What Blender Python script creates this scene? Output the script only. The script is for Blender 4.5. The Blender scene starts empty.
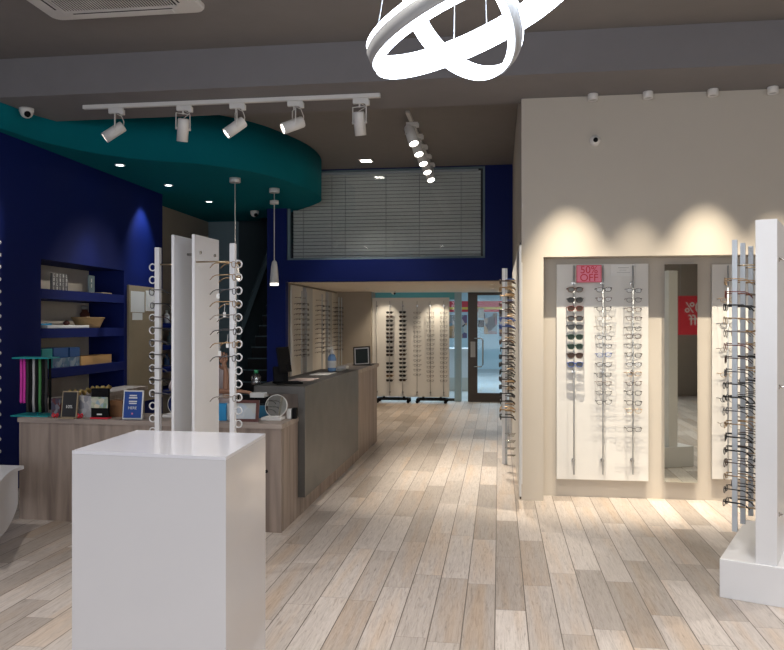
import bpy, bmesh, math, random
from mathutils import Vector, Matrix
R = random.Random(7)
PI = math.pi
C = bpy.context.scene.collection
sc = bpy.context.scene
F = 775.0; CX = 392.0; HY = 324.0; H = 1.5
T = math.radians(7.86); CT, ST = math.cos(T), math.sin(T)
# ---------------------------------------------------------------- measuring helpers
def ray(px, py):
    a = (px-CX)/F; b = (HY-py)/F
    return Vector((a*CT-ST, CT+a*ST, b))
def at_h(px, py, h):
    d = ray(px, py); return Vector((0, 0, H)) + d*((h-H)/d.z)
def at_y(px, py, y):
    d = ray(px, py); return Vector((0, 0, H)) + d*(y/d.y)
def at_x(px, py, x):
    d = ray(px, py); return Vector((0, 0, H)) + d*(x/d.x)
# ---------------------------------------------------------------- materials
def mat(name, col, rough=.5, metal=0, emit=None, es=0, spec=None, noise=None, coat=0, bump=0, bscale=60):
    m = bpy.data.materials.new(name); m.use_nodes = True
    nt = m.node_tree; b = nt.nodes['Principled BSDF']
    b.inputs['Base Color'].default_value = (*col, 1)
    b.inputs['Roughness'].default_value = rough; b.inputs['Metallic'].default_value = metal
    if spec is not None: b.inputs['Specular IOR Level'].default_value = spec
    if coat: b.inputs['Coat Weight'].default_value = coat
    if emit: b.inputs['Emission Color'].default_value = (*emit, 1); b.inputs['Emission Strength'].default_value = es
    if noise is None: noise = .06
    if noise or bump:
        tc = nt.nodes.new('ShaderNodeTexCoord'); n = nt.nodes.new('ShaderNodeTexNoise')
        n.inputs['Scale'].default_value = 6; n.inputs['Detail'].default_value = 4
        nt.links.new(tc.outputs['Object'], n.inputs['Vector'])
        mx = nt.nodes.new('ShaderNodeMix'); mx.data_type = 'RGBA'
        nt.links.new(n.outputs['Fac'], mx.inputs['Factor'])
        mx.inputs['A'].default_value = (*[c*(1-noise) for c in col], 1)
        mx.inputs['B'].default_value = (*[min(1, c*(1+noise)) for c in col], 1)
        nt.links.new(mx.outputs['Result'], b.inputs['Base Color'])
        if bump:
            n2 = nt.nodes.new('ShaderNodeTexNoise'); n2.inputs['Scale'].default_value = bscale
            nt.links.new(tc.outputs['Object'], n2.inputs['Vector'])
            bp = nt.nodes.new('ShaderNodeBump'); bp.inputs['Strength'].default_value = bump; bp.inputs['Distance'].default_value = .01
            nt.links.new(n2.outputs['Fac'], bp.inputs['Height']); nt.links.new(bp.outputs['Normal'], b.inputs['Normal'])
    return m
def emat(name, col, s):
    m = bpy.data.materials.new(name); m.use_nodes = True; nt = m.node_tree
    b = nt.nodes['Principled BSDF']; b.inputs['Base Color'].default_value = (*[c*.8 for c in col], 1)
    b.inputs['Emission Color'].default_value = (*col, 1); b.inputs['Emission Strength'].default_value = s
    return m
def glassmat(name, tint=(1, 1, 1), gloss=.1, rough=.02):
    m = bpy.data.materials.new(name); m.use_nodes = True; nt = m.node_tree
    for n in list(nt.nodes):
        if n.type == 'BSDF_PRINCIPLED': nt.nodes.remove(n)
    out = [n for n in nt.nodes if n.type == 'OUTPUT_MATERIAL'][0]
    t = nt.nodes.new('ShaderNodeBsdfTransparent'); t.inputs[0].default_value = (*tint, 1)
    g = nt.nodes.new('ShaderNodeBsdfGlossy'); g.inputs['Roughness'].default_value = rough
    mx = nt.nodes.new('ShaderNodeMixShader'); mx.inputs[0].default_value = gloss
    nt.links.new(t.outputs[0], mx.inputs[1]); nt.links.new(g.outputs[0], mx.inputs[2]); nt.links.new(mx.outputs[0], out.inputs[0])
    return m
def math_node(nt, op, a, b=None):
    n = nt.nodes.new('ShaderNodeMath'); n.operation = op
    for i, v in enumerate((a, b)):
        if v is None: continue
        if hasattr(v, 'links'): nt.links.new(v, n.inputs[i])
        else: n.inputs[i].default_value = v
    return n.outputs[0]
def ramp(nt, fac, stops):
    r = nt.nodes.new('ShaderNodeValToRGB'); e = r.color_ramp.elements
    while len(e) < len(stops): e.new(.5)
    for k, (p, c) in enumerate(stops): e[k].position = p; e[k].color = (*c, 1)
    nt.links.new(fac, r.inputs[0]); return r.outputs[0]
def floor_mat(name, pw, pl, x0, stops, grout, rough=.42):
    m = bpy.data.materials.new(name); m.use_nodes = True; nt = m.node_tree; L = nt.links
    b = nt.nodes['Principled BSDF']
    tc = nt.nodes.new('ShaderNodeTexCoord'); sp = nt.nodes.new('ShaderNodeSeparateXYZ'); L.new(tc.outputs['Object'], sp.inputs[0])
    u = math_node(nt, 'DIVIDE', math_node(nt, 'SUBTRACT', sp.outputs[0], x0), pw)
    row = math_node(nt, 'FLOOR', u)
    wn = nt.nodes.new('ShaderNodeTexWhiteNoise'); wn.noise_dimensions = '1D'; L.new(row, wn.inputs['W'])
    v = math_node(nt, 'ADD', math_node(nt, 'DIVIDE', sp.outputs[1], pl), wn.outputs['Value'])
    idx = math_node(nt, 'FLOOR', v)
    fu = math_node(nt, 'FRACT', u); fv = math_node(nt, 'FRACT', v)
    du = math_node(nt, 'MULTIPLY', math_node(nt, 'MINIMUM', fu, math_node(nt, 'SUBTRACT', 1., fu)), pw)
    dv = math_node(nt, 'MULTIPLY', math_node(nt, 'MINIMUM', fv, math_node(nt, 'SUBTRACT', 1., fv)), pl)
    gu = math_node(nt, 'LESS_THAN', du, .0027); gv = math_node(nt, 'LESS_THAN', dv, .0017)
    cb = nt.nodes.new('ShaderNodeCombineXYZ'); L.new(row, cb.inputs[0]); L.new(idx, cb.inputs[1])
    w2 = nt.nodes.new('ShaderNodeTexWhiteNoise'); w2.noise_dimensions = '2D'; L.new(cb.outputs[0], w2.inputs['Vector'])
    base = ramp(nt, w2.outputs['Value'], stops)
    # wood grain: stretched noise, shifted per plank
    mp = nt.nodes.new('ShaderNodeCombineXYZ')
    L.new(math_node(nt, 'MULTIPLY', sp.outputs[0], 75), mp.inputs[0])
    L.new(math_node(nt, 'MULTIPLY', sp.outputs[1], 5.5), mp.inputs[1])
    L.new(math_node(nt, 'MULTIPLY', w2.outputs['Value'], 40), mp.inputs[2])
    n = nt.nodes.new('ShaderNodeTexNoise'); n.inputs['Scale'].default_value = 1; n.inputs['Detail'].default_value = 7
    n.inputs['Roughness'].default_value = .72; n.inputs['Distortion'].default_value = 1.2; L.new(mp.outputs[0], n.inputs['Vector'])
    g = ramp(nt, n.outputs['Fac'], [(.30, (.42, .40, .38)), (.45, (.86, .85, .84)), (.60, (1.06, 1.06, 1.06))])
    mx = nt.nodes.new('ShaderNodeMix'); mx.data_type = 'RGBA'; mx.blend_type = 'MULTIPLY'; mx.inputs['Factor'].default_value = .75
    L.new(base, mx.inputs['A']); L.new(g, mx.inputs['B'])
    # warm blotches
    n3 = nt.nodes.new('ShaderNodeTexNoise'); n3.inputs['Scale'].default_value = .12; n3.inputs['Detail'].default_value = 2; L.new(mp.outputs[0], n3.inputs['Vector'])
    wr = ramp(nt, n3.outputs['Fac'], [(.5, (1, 1, 1)), (.72, (1.03, .90, .76))])
    m3 = nt.nodes.new('ShaderNodeMix'); m3.data_type = 'RGBA'; m3.blend_type = 'MULTIPLY'; m3.inputs['Factor'].default_value = .8
    L.new(mx.outputs['Result'], m3.inputs['A']); L.new(wr, m3.inputs['B'])
    m2 = nt.nodes.new('ShaderNodeMix'); m2.data_type = 'RGBA'; m2.inputs['B'].default_value = (*grout, 1)
    L.new(math_node(nt, 'MAXIMUM', gu, math_node(nt, 'MULTIPLY', gv, .6)), m2.inputs['Factor']); L.new(m3.outputs['Result'], m2.inputs['A'])
    L.new(m2.outputs['Result'], b.inputs['Base Color'])
    b.inputs['Roughness'].default_value = rough
    bp = nt.nodes.new('ShaderNodeBump'); bp.inputs['Strength'].default_value = .25; bp.inputs['Distance'].default_value = .003
    L.new(n.outputs['Fac'], bp.inputs['Height']); L.new(bp.outputs['Normal'], b.inputs['Normal'])
    return m
def grain_mat(name, a, bcol, axis=2, rough=.5):
    m = bpy.data.materials.new(name); m.use_nodes = True; nt = m.node_tree; L = nt.links
    b = nt.nodes['Principled BSDF']; tc = nt.nodes.new('ShaderNodeTexCoord'); mp = nt.nodes.new('ShaderNodeMapping')
    s = [14, 14, 14]; s[axis] = 1.1; mp.inputs['Scale'].default_value = s
    L.new(tc.outputs['Object'], mp.inputs[0])
    n = nt.nodes.new('ShaderNodeTexNoise'); n.inputs['Scale'].default_value = 1; n.inputs['Detail'].default_value = 6; n.inputs['Distortion'].default_value = .6
    L.new(mp.outputs[0], n.inputs['Vector'])
    c = ramp(nt, n.outputs['Fac'], [(.3, bcol), (.5, tuple((x+y)/2 for x, y in zip(a, bcol))), (.68, a)])
    L.new(c, b.inputs['Base Color']); b.inputs['Roughness'].default_value = rough
    return m
M = {}
M['ceil'] = mat('ceiling_paint', (.215, .198, .19), .9)
M['beam'] = mat('beam_paint', (.205, .194, .20), .9)
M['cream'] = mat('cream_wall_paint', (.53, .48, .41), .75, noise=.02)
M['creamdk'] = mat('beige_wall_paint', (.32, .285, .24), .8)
M['blue'] = mat('navy_wall_paint', (.0018, .010, .105), .6, noise=.04, spec=.2)
M['teal'] = mat('teal_paint', (.0, .145, .185), .8, spec=.1, noise=.04)
M['slate'] = mat('slate_wall_paint', (.15, .215, .245), .8)
M['white'] = mat('white_laminate', (.72, .72, .73), .28, noise=.01)
M['white_gloss'] = mat('white_gloss_laminate', (.50, .49, .50), .16, noise=.01, coat=.4)
M['panel'] = mat('white_board', (.66, .645, .61), .45, noise=.01)
M['plastic'] = mat('white_plastic', (.72, .70, .67), .4, noise=.01)
M['greyplastic'] = mat('grey_plastic', (.35, .35, .35), .5)
M['alu'] = mat('brushed_aluminium', (.45, .48, .51), .5, .4, noise=.02)
M['chrome'] = mat('chrome', (.55, .53, .5), .2, 1, noise=0)
M['brass'] = mat('warm_metal', (.45, .36, .24), .3, 1, noise=0)
M['black'] = mat('black_plastic', (.010, .010, .011), .7, noise=.1, spec=.06)
M['dark'] = mat('dark_matte', (.02, .02, .022), .8)
M['brownmetal'] = mat('bronze_metal_frame', (.05, .036, .026), .4, .3)
M['oak'] = grain_mat('grey_oak_laminate', (.36, .285, .235), (.20, .155, .13))
M['oaklt'] = grain_mat('grey_oak_top', (.42, .35, .30), (.27, .22, .19), 0)
M['stone'] = mat('dark_stone_laminate', (.085, .078, .070), .4, noise=.35)
M['cork'] = mat('tan_board', (.30, .235, .15), .8, noise=.12)
M['paper'] = mat('paper', (.72, .72, .70), .8, noise=.02)
M['greyboard'] = mat('shelf_back_grey', (.60, .56, .50), .8)
M['wicker'] = mat('wicker', (.42, .28, .13), .7, noise=.35, bump=.8, bscale=120)
M['cardboard'] = mat('orange_cardboard', (.62, .36, .14), .7)
M['redwood'] = mat('dark_red_wood', (.10, .03, .022), .4)
M['pink'] = mat('pink_card', (.80, .24, .34), .6)
M['red'] = mat('red_print', (.62, .02, .04), .5)
M['magenta'] = mat('magenta_fabric', (.55, .03, .33), .7)
M['green'] = mat('green_fabric', (.05, .20, .06), .7)
M['tealacr'] = mat('teal_acrylic', (.02, .30, .32), .3)
M['bluebox'] = mat('blue_box', (.02, .09, .28), .5)
M['cyanbox'] = mat('bright_blue_box', (.02, .30, .62), .4)
M['skin'] = mat('skin', (.42, .22, .14), .55)
M['hair'] = mat('brown_hair', (.035, .018, .01), .6)
M['shirt'] = mat('pale_shirt', (.55, .48, .48), .9)
M['soap'] = mat('blue_gel', (.20, .36, .62), .2)
M['greencap'] = mat('green_cap', (.02, .30, .12), .4)
M['gold'] = mat('gold_foil', (.75, .50, .18), .3, .6, noise=.4)
M['screen'] = mat('dark_screen', (.03, .04, .04), .12)
M['glass'] = glassmat('clear_glass', (.97, .99, 1), .015)
M['winglass'] = glassmat('window_glass', (.95, .97, .97), .05)
M['acrylic'] = glassmat('clear_acrylic', (.9, .92, .92), .25, .1)
M['mirror'] = mat('mirror_glass', (.80, .84, .78), .02, 1, noise=0)
M['blind'] = mat('grey_blind_slat', (.62, .62, .60), .6, noise=.03)
M['floor'] = floor_mat('wood_look_tile', .159, .93, -.02,
    [(0, (.335, .292, .255)), (.25, (.405, .358, .32)), (.5, (.475, .425, .385)), (1, (.55, .495, .45))], (.13, .105, .085))
M['mallfloor'] = floor_mat('mall_tile', .6, .6, 0, [(0, (.42, .44, .45)), (1, (.55, .57, .58))], (.28, .3, .32), .3)
M['e_spot'] = emat('spot_lamp_glow', (1, .93, .84), 14)
M['e_ring'] = emat('ring_light_diffuser', (.80, .88, 1), 11)
M['e_down'] = emat('downlight_glow', (.85, .93, 1), 9)
M['e_warm'] = emat('warm_downlight_glow', (1, .85, .65), 7)
M['e_pend'] = emat('pendant_glow', (1, .95, .85), 1.6)
M['e_mall'] = emat('mall_ceiling_light', (.72, .88, 1), 2)
# ---------------------------------------------------------------- mesh builder
class MB:
    def __init__(s, xf=None): s.bm = bmesh.new(); s.mats = []; s.xf = xf; s.cur = 0
    def m(s, mt):
        if mt not in s.mats: s.mats.append(mt)
        s.cur = s.mats.index(mt); return s
    def _f(s, vs, smooth=False):
        try:
            f = s.bm.faces.new(vs); f.material_index = s.cur; f.smooth = smooth; return f
        except ValueError: return None
    def box(s, a, b, xf=None, bev=0):
        x0, y0, z0 = a; x1, y1, z1 = b
        xf = xf or Matrix()
        v = [s.bm.verts.new(xf @ Vector(p)) for p in ((x0,y0,z0),(x1,y0,z0),(x1,y1,z0),(x0,y1,z0),(x0,y0,z1),(x1,y0,z1),(x1,y1,z1),(x0,y1,z1))]
        fs = [s._f([v[i] for i in q]) for q in ((0,3,2,1),(4,5,6,7),(0,1,5,4),(1,2,6,5),(2,3,7,6),(3,0,4,7))]
        if bev:
            es = {e for f in fs if f for e in f.edges}
            r = bmesh.ops.bevel(s.bm, geom=list(es), offset=bev, segments=2, affect='EDGES', profile=.5)
            for f in r['faces']: f.material_index = s.cur
        return s
    def prism(s, pts, z0, z1, smooth=False):
        n = len(pts)
        a = [s.bm.verts.new((x, y, z0)) for x, y in pts]; b = [s.bm.verts.new((x, y, z1)) for x, y in pts]
        s._f(a[::-1]); s._f(b)
        for i in range(n): s._f([a[i], a[(i+1) % n], b[(i+1) % n], b[i]], smooth)
        return s
    def tube(s, pts, r, n=6, closed=False, cap=True, flat=1):
        pts = [Vector(p) for p in pts]; rings = []; k = len(pts)
        rs = r if isinstance(r, (list, tuple)) else [r]*k
        up = None
        for i, p in enumerate(pts):
            d = (pts[(i+1) % k]-pts[i-1]) if closed else (pts[min(i+1, k-1)]-pts[max(i-1, 0)])
            d.normalize()
            if up is None or abs(up.dot(d)) > .95: up = Vector((0, 0, 1)) if abs(d.z) < .9 else Vector((1, 0, 0))
            a = d.cross(up).normalized(); b = a.cross(d).normalized(); up = b
            rings.append([s.bm.verts.new(p + a*math.cos(2*PI*j/n)*rs[i] + b*math.sin(2*PI*j/n)*rs[i]*flat) for j in range(n)])
        for i in range(k if closed else k-1):
            A, B = rings[i], rings[(i+1) % k]
            for j in range(n): s._f([A[j], A[(j+1) % n], B[(j+1) % n], B[j]], n > 4)
        if not closed and cap: s._f(rings[0][::-1]); s._f(rings[-1])
        return s
    def lathe(s, prof, xf=None, n=20, cap=True):
        xf = xf or Matrix(); rings = []
        for r, z in prof: rings.append([s.bm.verts.new(xf @ Vector((r*math.cos(2*PI*j/n), r*math.sin(2*PI*j/n), z))) for j in range(n)])
        for A, B in zip(rings, rings[1:]):
            for j in range(n): s._f([A[j], A[(j+1) % n], B[(j+1) % n], B[j]], True)
        if cap: s._f(rings[0][::-1]); s._f(rings[-1])
        return s
    def poly(s, pts): s._f([s.bm.verts.new(p) for p in pts]); return s
    def build(s, name, parent=None, mt=None, loc=None, rotz=0):
        if mt is not None: s.mats = [mt]; 
        bmesh.ops.recalc_face_normals(s.bm, faces=s.bm.faces[:])
        me = bpy.data.meshes.new(name); s.bm.to_mesh(me); s.bm.free()
        for q in s.mats: me.materials.append(q)
        o = bpy.data.objects.new(name, me); C.objects.link(o)
        if parent: o.parent = parent
        if loc: o.location = loc
        o.rotation_euler.z = rotz
        return o
def bx(name, a, b, mt, parent=None, bev=0, **k):
    q = MB().m(mt); q.box(a, b, bev=bev); return q.build(name, parent, **k)
def tag(o, label=None, cat=None, group=None, kind=None):
    if label: o['label'] = label
    if cat: o['category'] = cat
    if group: o['group'] = group
    if kind: o['kind'] = kind
    return o
def thing(name, label, cat, loc=(0, 0, 0), rotz=0, group=None):
    o = bpy.data.objects.new(name, None); C.objects.link(o); o.location = loc; o.rotation_euler = (0, 0, rotz)
    o.empty_display_size = .1
    return tag(o, label, cat, group)
def struct(o, label, cat): return tag(o, label, cat, kind='structure')
def copy_tree(o, parent=None):
    c = o.copy(); C.objects.link(c); c.parent = parent
    for ch in list(o.children): copy_tree(ch, c)
    return c
def text(name, body, size, mt, parent, loc, rot=(PI/2, 0, 0), align='CENTER', label=None, bold=0):
    cu = bpy.data.curves.new(name, 'FONT'); cu.body = body; cu.size = size; cu.align_x = align; cu.align_y = 'CENTER'
    cu.extrude = .0006; cu.offset = bold; cu.space_line = .85; cu.materials.append(mt)
    t_ = bpy.data.objects.new(name, cu); C.objects.link(t_); bpy.context.view_layer.update()
    me = bpy.data.meshes.new_from_object(t_, depsgraph=bpy.context.evaluated_depsgraph_get()); bpy.data.objects.remove(t_)
    o = bpy.data.objects.new(name, me); C.objects.link(o); o.parent = parent; o.location = loc; o.rotation_euler = rot
    return o
def rotm(loc, rx=0, ry=0, rz=0):
    return Matrix.Translation(loc) @ Matrix.Rotation(rz, 4, 'Z') @ Matrix.Rotation(ry, 4, 'Y') @ Matrix.Rotation(rx, 4, 'X')
ORD = ['topmost', 'second', 'third', 'fourth', 'fifth', 'sixth', 'seventh', 'eighth', 'ninth', 'tenth', 'eleventh', 'twelfth', 'thirteenth',
       'fourteenth', 'fifteenth', 'sixteenth', 'seventeenth', 'eighteenth', 'nineteenth', 'twentieth', 'twenty-first']
def ordn(k): return 'topmost' if k == 0 else ORD[k]+' from the top'

# ================================================================ SETTING
CH = 3.74      # ceiling
WY = 6.68      # front face of the right display wall
NY = 6.90      # niche back
SX = .19       # side of that wall along the passage
LX = -4.35     # left wall
BY = 11.0      # bulkhead
LC = 2.115     # low ceiling
RY = 15.2      # shop's rear line
struct(bx('floor', (-5.2, -3.2, -.1), (4.4, RY, 0), M['floor']), 'pale wood-look plank tile floor of the shop', 'floor')
struct(bx('ceiling', (-5.2, -3.2, CH), (4.4, BY, CH+.1), M['ceil']), 'dark grey-brown painted main ceiling', 'ceiling')
struct(bx('ceiling_beam', (LX-.1, 6.04, 3.415), (4.3, 6.82, CH-.0005), M['beam']), 'wide grey dropped beam crossing the ceiling', 'beam')
# left wall with shelf opening
y0, y1 = at_x(41, 300, LX).y, at_x(124, 300, LX).y
z0, z1 = .70, 2.125
LE = at_x(162.5, 300, LX).y
q = MB().m(M['blue'])
q.box((LX-.12, -3.2, 0), (LX, y0, CH)); q.box((LX-.12, y1, 0), (LX, LE, CH))
q.box((LX-.12, y0, 0), (LX, y1, z0)); q.box((LX-.12, y0, z1), (LX, y1, CH))
q.box((LX-.46, y0-.05, z0-.04), (LX-.12, y0, z1+.05)); q.box((LX-.46, y1, z0-.04), (LX-.12, y1+.05, z1+.05))
q.box((LX-.46, y0, z1), (LX-.12, y1, z1+.05)); q.box((LX-.46, y0, z0-.04), (LX-.12, y1, z0))
struct(q.build('wall_left'), 'deep navy blue painted wall with shelf opening', 'wall')
sh = thing('built_in_shelving', 'navy built-in shelving recessed in the blue wall, grey back', 'shelving', (LX-.25, (y0+y1)/2, z0))
def lw(o, parent): # put world-built mesh under a parent without moving it
    o.parent = parent; o.location = o.location-parent.location; return o
lw(bx('back_panel', (LX-.46, y0, z0), (LX-.44, y1, z1), M['greyboard']), sh)
for (a, b) in ((1.745, 1.84), (1.362, 1.457), (.965, 1.06)):
    lw(bx('shelf', (LX-.44, y0+.001, a), (LX+.002, y1-.001, b), M['blue']), sh)
# recess behind the blue wall, stairwell walls
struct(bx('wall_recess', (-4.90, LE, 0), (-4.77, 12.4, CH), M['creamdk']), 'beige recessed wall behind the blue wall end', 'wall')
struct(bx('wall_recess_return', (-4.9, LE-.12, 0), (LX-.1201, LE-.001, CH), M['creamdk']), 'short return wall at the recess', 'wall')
q = MB().m(M['slate']); q.box((-4.77, 12.3, 0), (-4.25, 12.42, 5)); q.box((-4.37, 12.42, 0), (-4.25, 16.2, 5))
q.box((-4.37, 16.2, 0), (-3.1, 16.3, 5)); q.box((-4.9, 12.0, 4.9), (-3.0, 16.3, 5))
struct(q.build('wall_stairwell'), 'dark slate teal stairwell wall', 'wall')
# bulkhead wall with window opening
PXL = at_y(267, 300, BY).x; PXR = at_y(285.5, 300, BY).x
wl, wr = at_y(286.5, 200, BY).x, at_y(485, 200, BY).x
wz0 = at_y(385, 259, BY).z; wz1 = CH-.006
q = MB().m(M['blue'])
q.box((PXL, BY, 0), (PXR, BY+.15, LC)); q.box((PXL, BY, LC), (wl, BY+.15, CH)); q.box((wr, BY, LC), (SX, BY+.15, CH))
q.box((wl, BY, LC), (wr, BY+.15, wz0)); q.box((wl, BY, wz1), (wr, BY+.15, CH))
q.box((PXL, BY+.15, 0), (PXL+.1, 16.2, 5))
struct(q.build('wall_bulkhead'), 'navy blue bulkhead wall over the low passage', 'wall')
struct(bx('ceiling_stairwell', (-4.9, BY, CH), (PXL, 12.45, CH+.1), M['ceil']), 'ceiling over the stairwell', 'ceiling')
struct(bx('wall_mezzanine', (PXL+.1, BY+.6, LC+.2), (SX, BY+.7, CH+.3), M['dark']), 'dark room wall behind the blinds', 'wall')
# passage
struct(bx('ceiling_passage', (PXR-.1, BY+.0005, LC), (SX+.1, RY, LC+.15), mat('pale_passage_ceiling_paint', (.78, .72, .63), .8)), 'low cream ceiling of the rear passage', 'ceiling')
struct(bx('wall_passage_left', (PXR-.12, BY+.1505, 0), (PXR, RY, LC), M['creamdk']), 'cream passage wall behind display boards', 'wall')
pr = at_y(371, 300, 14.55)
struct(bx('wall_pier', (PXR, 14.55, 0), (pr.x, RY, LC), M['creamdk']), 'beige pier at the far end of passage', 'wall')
# right-hand wall block with niche
nx0 = at_y(543.5, 300, WY).x; nz = 2.068
q = MB().m(M['cream'])
q.box((SX, WY, 0), (nx0, NY+.25, CH)); q.box((nx0, WY, nz), (4.3, NY+.25, CH)); q.box((nx0, NY, 0), (4.3, NY+.25, nz))
q.box((SX, NY+.25, 0), (SX+.2, BY+.2, CH)); q.box((SX, BY+.2, 0), (SX+.2, RY, LC+.15))
struct(q.build('wall_right'), 'cream display wall with a long recessed niche', 'wall')
struct(bx('trim_1', (SX-.012, WY+.05, 0), (SX-.0005, WY+.12, 2.2), M['brownmetal']), 'thin dark bronze strip along the wall corner', 'trim')
struct(bx('wall_far_right', (4.3, -3.2, 0), (4.4, WY, CH), M['cream']), 'cream wall on the far right', 'wall')
# shopfront behind the viewer (seen in the mirror)
q = MB().m(M['creamdk'])
q.box((-5.2, -3.3, 0), (-4.0, -3.2, CH)); q.box((-4.0, -3.3, 3.0), (4.4, -3.2, CH)); q.box((2.9, -3.3, 0), (4.4, -3.2, 3.0)); q.box((-4, -3.3, 0), (2.9, -3.2, .25))
struct(q.build('wall_front'), 'beige front wall around the shop window', 'wall')
wn = thing('window_1', 'large shopfront window behind the viewer', 'window', (0, -3.25, 0)); wn['kind'] = 'structure'
q = MB().m(M['brownmetal'])
for x in (-4, -1.7, .6, 2.86): q.box((x, -.03, .25), (x+.04, .03, 3.0))
q.box((-4, -.03, .25), (2.9, .03, .3)); q.box((-4, -.03, 2.95), (2.9, .03, 3)); q.build('window_frame', wn)
bx('pane', (-3.96, -.004, .3), (2.86, .004, 2.95), M['glass'], wn)

# teal dropped soffit
SH = 3.19
edge = [(7, 120), (14, 131), (34, 139.5), (66.6, 147.4), (94, 153), (128.6, 158), (160, 161), (200, 164), (240, 169.5), (270, 176), (302, 186.5),
        (315, 193), (321, 199), (319, 202.5), (302, 209), (277, 215.5), (256, 219)]
pts = [at_h(a, b, SH) for a, b in edge]
pl = [(LX+.001, 6.05), (-4.30, 6.10), (-4.255, 6.22)] + [(p.x, p.y) for p in pts[2:]]
def catmull(P, n=4):
    out = []
    for i in range(len(P)-1):
        a, b, c, d = P[max(i-1, 0)], P[i], P[i+1], P[min(i+2, len(P)-1)]
        for k in range(n):
            t = k/n
            out.append(tuple(.5*((2*b[j])+(-a[j]+c[j])*t+(2*a[j]-5*b[j]+4*c[j]-d[j])*t*t+(-a[j]+3*b[j]-3*c[j]+d[j])*t**3) for j in (0, 1)))
    out.append(P[-1]); return out
cv = catmull(pl)
cv = [(x, min(max(y, 6.045), 12.29)) for x, y in cv]
P = cv + [(cv[-1][0], 12.29), (-4.769, 12.29), (-4.769, LE+.001), (LX+.001, LE+.001)]
q = MB().m(M['teal']); q.prism(P, SH, CH-.0005, True)
tl = struct(q.build('ceiling_soffit'), 'curved teal dropped ceiling over the service desk', 'soffit')

# mezzanine window with blinds
w = thing('window_2', 'wide internal window with grey blinds above the passage', 'window', (0, BY+.05, wz0)); w['kind'] = 'structure'
zz = wz1-wz0
q = MB().m(M['slate'])
q.box((wl+.001, 0, 0), (wl+.04, .05, zz)); q.box((wr-.03, 0, 0), (wr-.001, .05, zz)); q.box((wl+.04, 0, .001), (wr-.03, .05, .03)); q.box((wl+.04, 0, zz-.02), (wr-.03, .05, zz-.001))
q.build('window_frame', w)
bx('pane', (wl+.04, .01, .03), (wr-.03, .016, zz-.02), M['winglass'], w)
bl = thing('venetian_blind', 'grey venetian blind lowered behind the high internal window', 'blind', (0, BY+.22, wz0))
q = MB().m(M['blind']); nb = 24
for k in range(nb):
    z = .05+k*(zz-.1)/(nb-1)
    q.box((wl+.045, -.0015, -.024), (wr-.065, .0015, .024), rotm((0, 0, z), rx=math.radians(28)))
tag(q.build('slats', bl))
q = MB().m(M['greyplastic'])
for t in (.07, .22, .29, .5, .67, .88): q.tube([(wl+(wr-wl)*t, -.025, .02), (wl+(wr-wl)*t, -.025, zz-.05)], .004, 4)
q.build('cords', bl)
bx('headrail', (wl+.05, -.02, zz-.04), (wr-.1, .03, zz), M['greyplastic'], bl)

# stairs
st = thing('staircase', 'dark staircase climbing behind the service desk', 'staircase', (-3.8, 11.9, 0))
for k in range(14):
    bx('step', (-.44, k*.21, 0 if k == 0 else k*.185-.03), (.42, k*.21+.24, (k+1)*.185-.02), M['dark'], st)
    bx('nosing', (-.44, k*.21-.02, (k+1)*.185-.02), (.42, k*.21+.03, (k+1)*.185), M['slate'], st)
q = MB().m(M['slate']); 
a = Vector((-.40, -.1, .98)); b = Vector((-.40, 2.9, .98+3.0*.9))
q.tube([a, b], .05, 4); q.build('handrail', st)

# ---------------------------------------------------------------- rear glass front + mall
hd = at_y(415, 296, RY-.1)
x_l, x_r = pr.x, SX
struct(bx('trim_2', (x_l, RY-.12, at_y(415, 299.5, RY-.12).z), (at_y(456, 300, RY-.12).x, RY-.02, LC), mat('pale_teal_paint', (.13, .38, .38), .6)), 'pale teal header band over the mobile display', 'trim')
pa, pb = at_y(454.5, 300, RY-.12).x, at_y(461.5, 300, RY-.12).x
struct(bx('column_1', (pa, RY-.13, 0), (pb, RY+.02, LC), mat('pale_blue_grey_paint', (.33, .42, .44), .5)), 'slim pale blue-grey post beside the glass door', 'column')
gw = thing('window_3', 'glass strip between the display and the door', 'window', (0, RY-.05, 0)); gw['kind'] = 'structure'
q = MB().m(M['brownmetal']); xg0 = at_y(440, 300, RY).x
q.box((xg0, -.02, .0), (pa, .02, .05)); q.build('sill', gw)
bx('pane', (xg0, -.004, .05), (pa, .004, LC-.1), M['glass'], gw)
dr = thing('door_1', 'glass entrance door with dark bronze frame, rear of shop', 'door', (0, RY-.15, 0)); dr['kind'] = 'structure'
da, db = at_y(468, 300, RY-.15).x, at_y(477.5, 300, RY-.15).x
q = MB().m(M['brownmetal'])
q.box((da, -.03, .0), (db, .03, LC-.005)); q.box((db, -.03, .0), (SX-.03, .03, .17)); q.box((SX-.06, -.03, .17), (SX-.002, .03, LC-.005)); q.box((db, -.03, LC-.06), (SX-.06, .03, LC-.005))
q.build('door_frame', dr)
bx('pane', (db, -.004, .17), (SX-.06, .004, LC-.06), M['glass'], dr)
hx = at_y(483, 300, RY-.15).x; h0 = at_y(480, 366, RY).z; h1 = at_y(480, 338, RY).z
q = MB().m(M['chrome']); q.tube([(db-.06, -.03, h0), (db-.06, -.1, h0), (hx-.03, -.1, h0), (hx, -.1, h0+.04), (hx, -.1, h1-.04), (hx-.03, -.1, h1), (db-.06, -.1, h1), (db-.06, -.03, h1)], .013, 8)
q.build('door_handle', dr)
bx('lock_plate', (da+.05, -.036, .86), (db-.04, -.03, 1.16), M['greyplastic'], dr)
MY = 26
struct(bx('floor_mall', (-9, RY, -.1), (6, MY, 0), M['mallfloor']), 'pale tiled mall floor beyond the door', 'floor')
struct(bx('ceiling_mall', (-9, RY, 3.2), (6, MY, 3.3), mat('mall_ceiling_paint', (.7, .74, .78), .8)), 'pale mall ceiling', 'ceiling')
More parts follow.
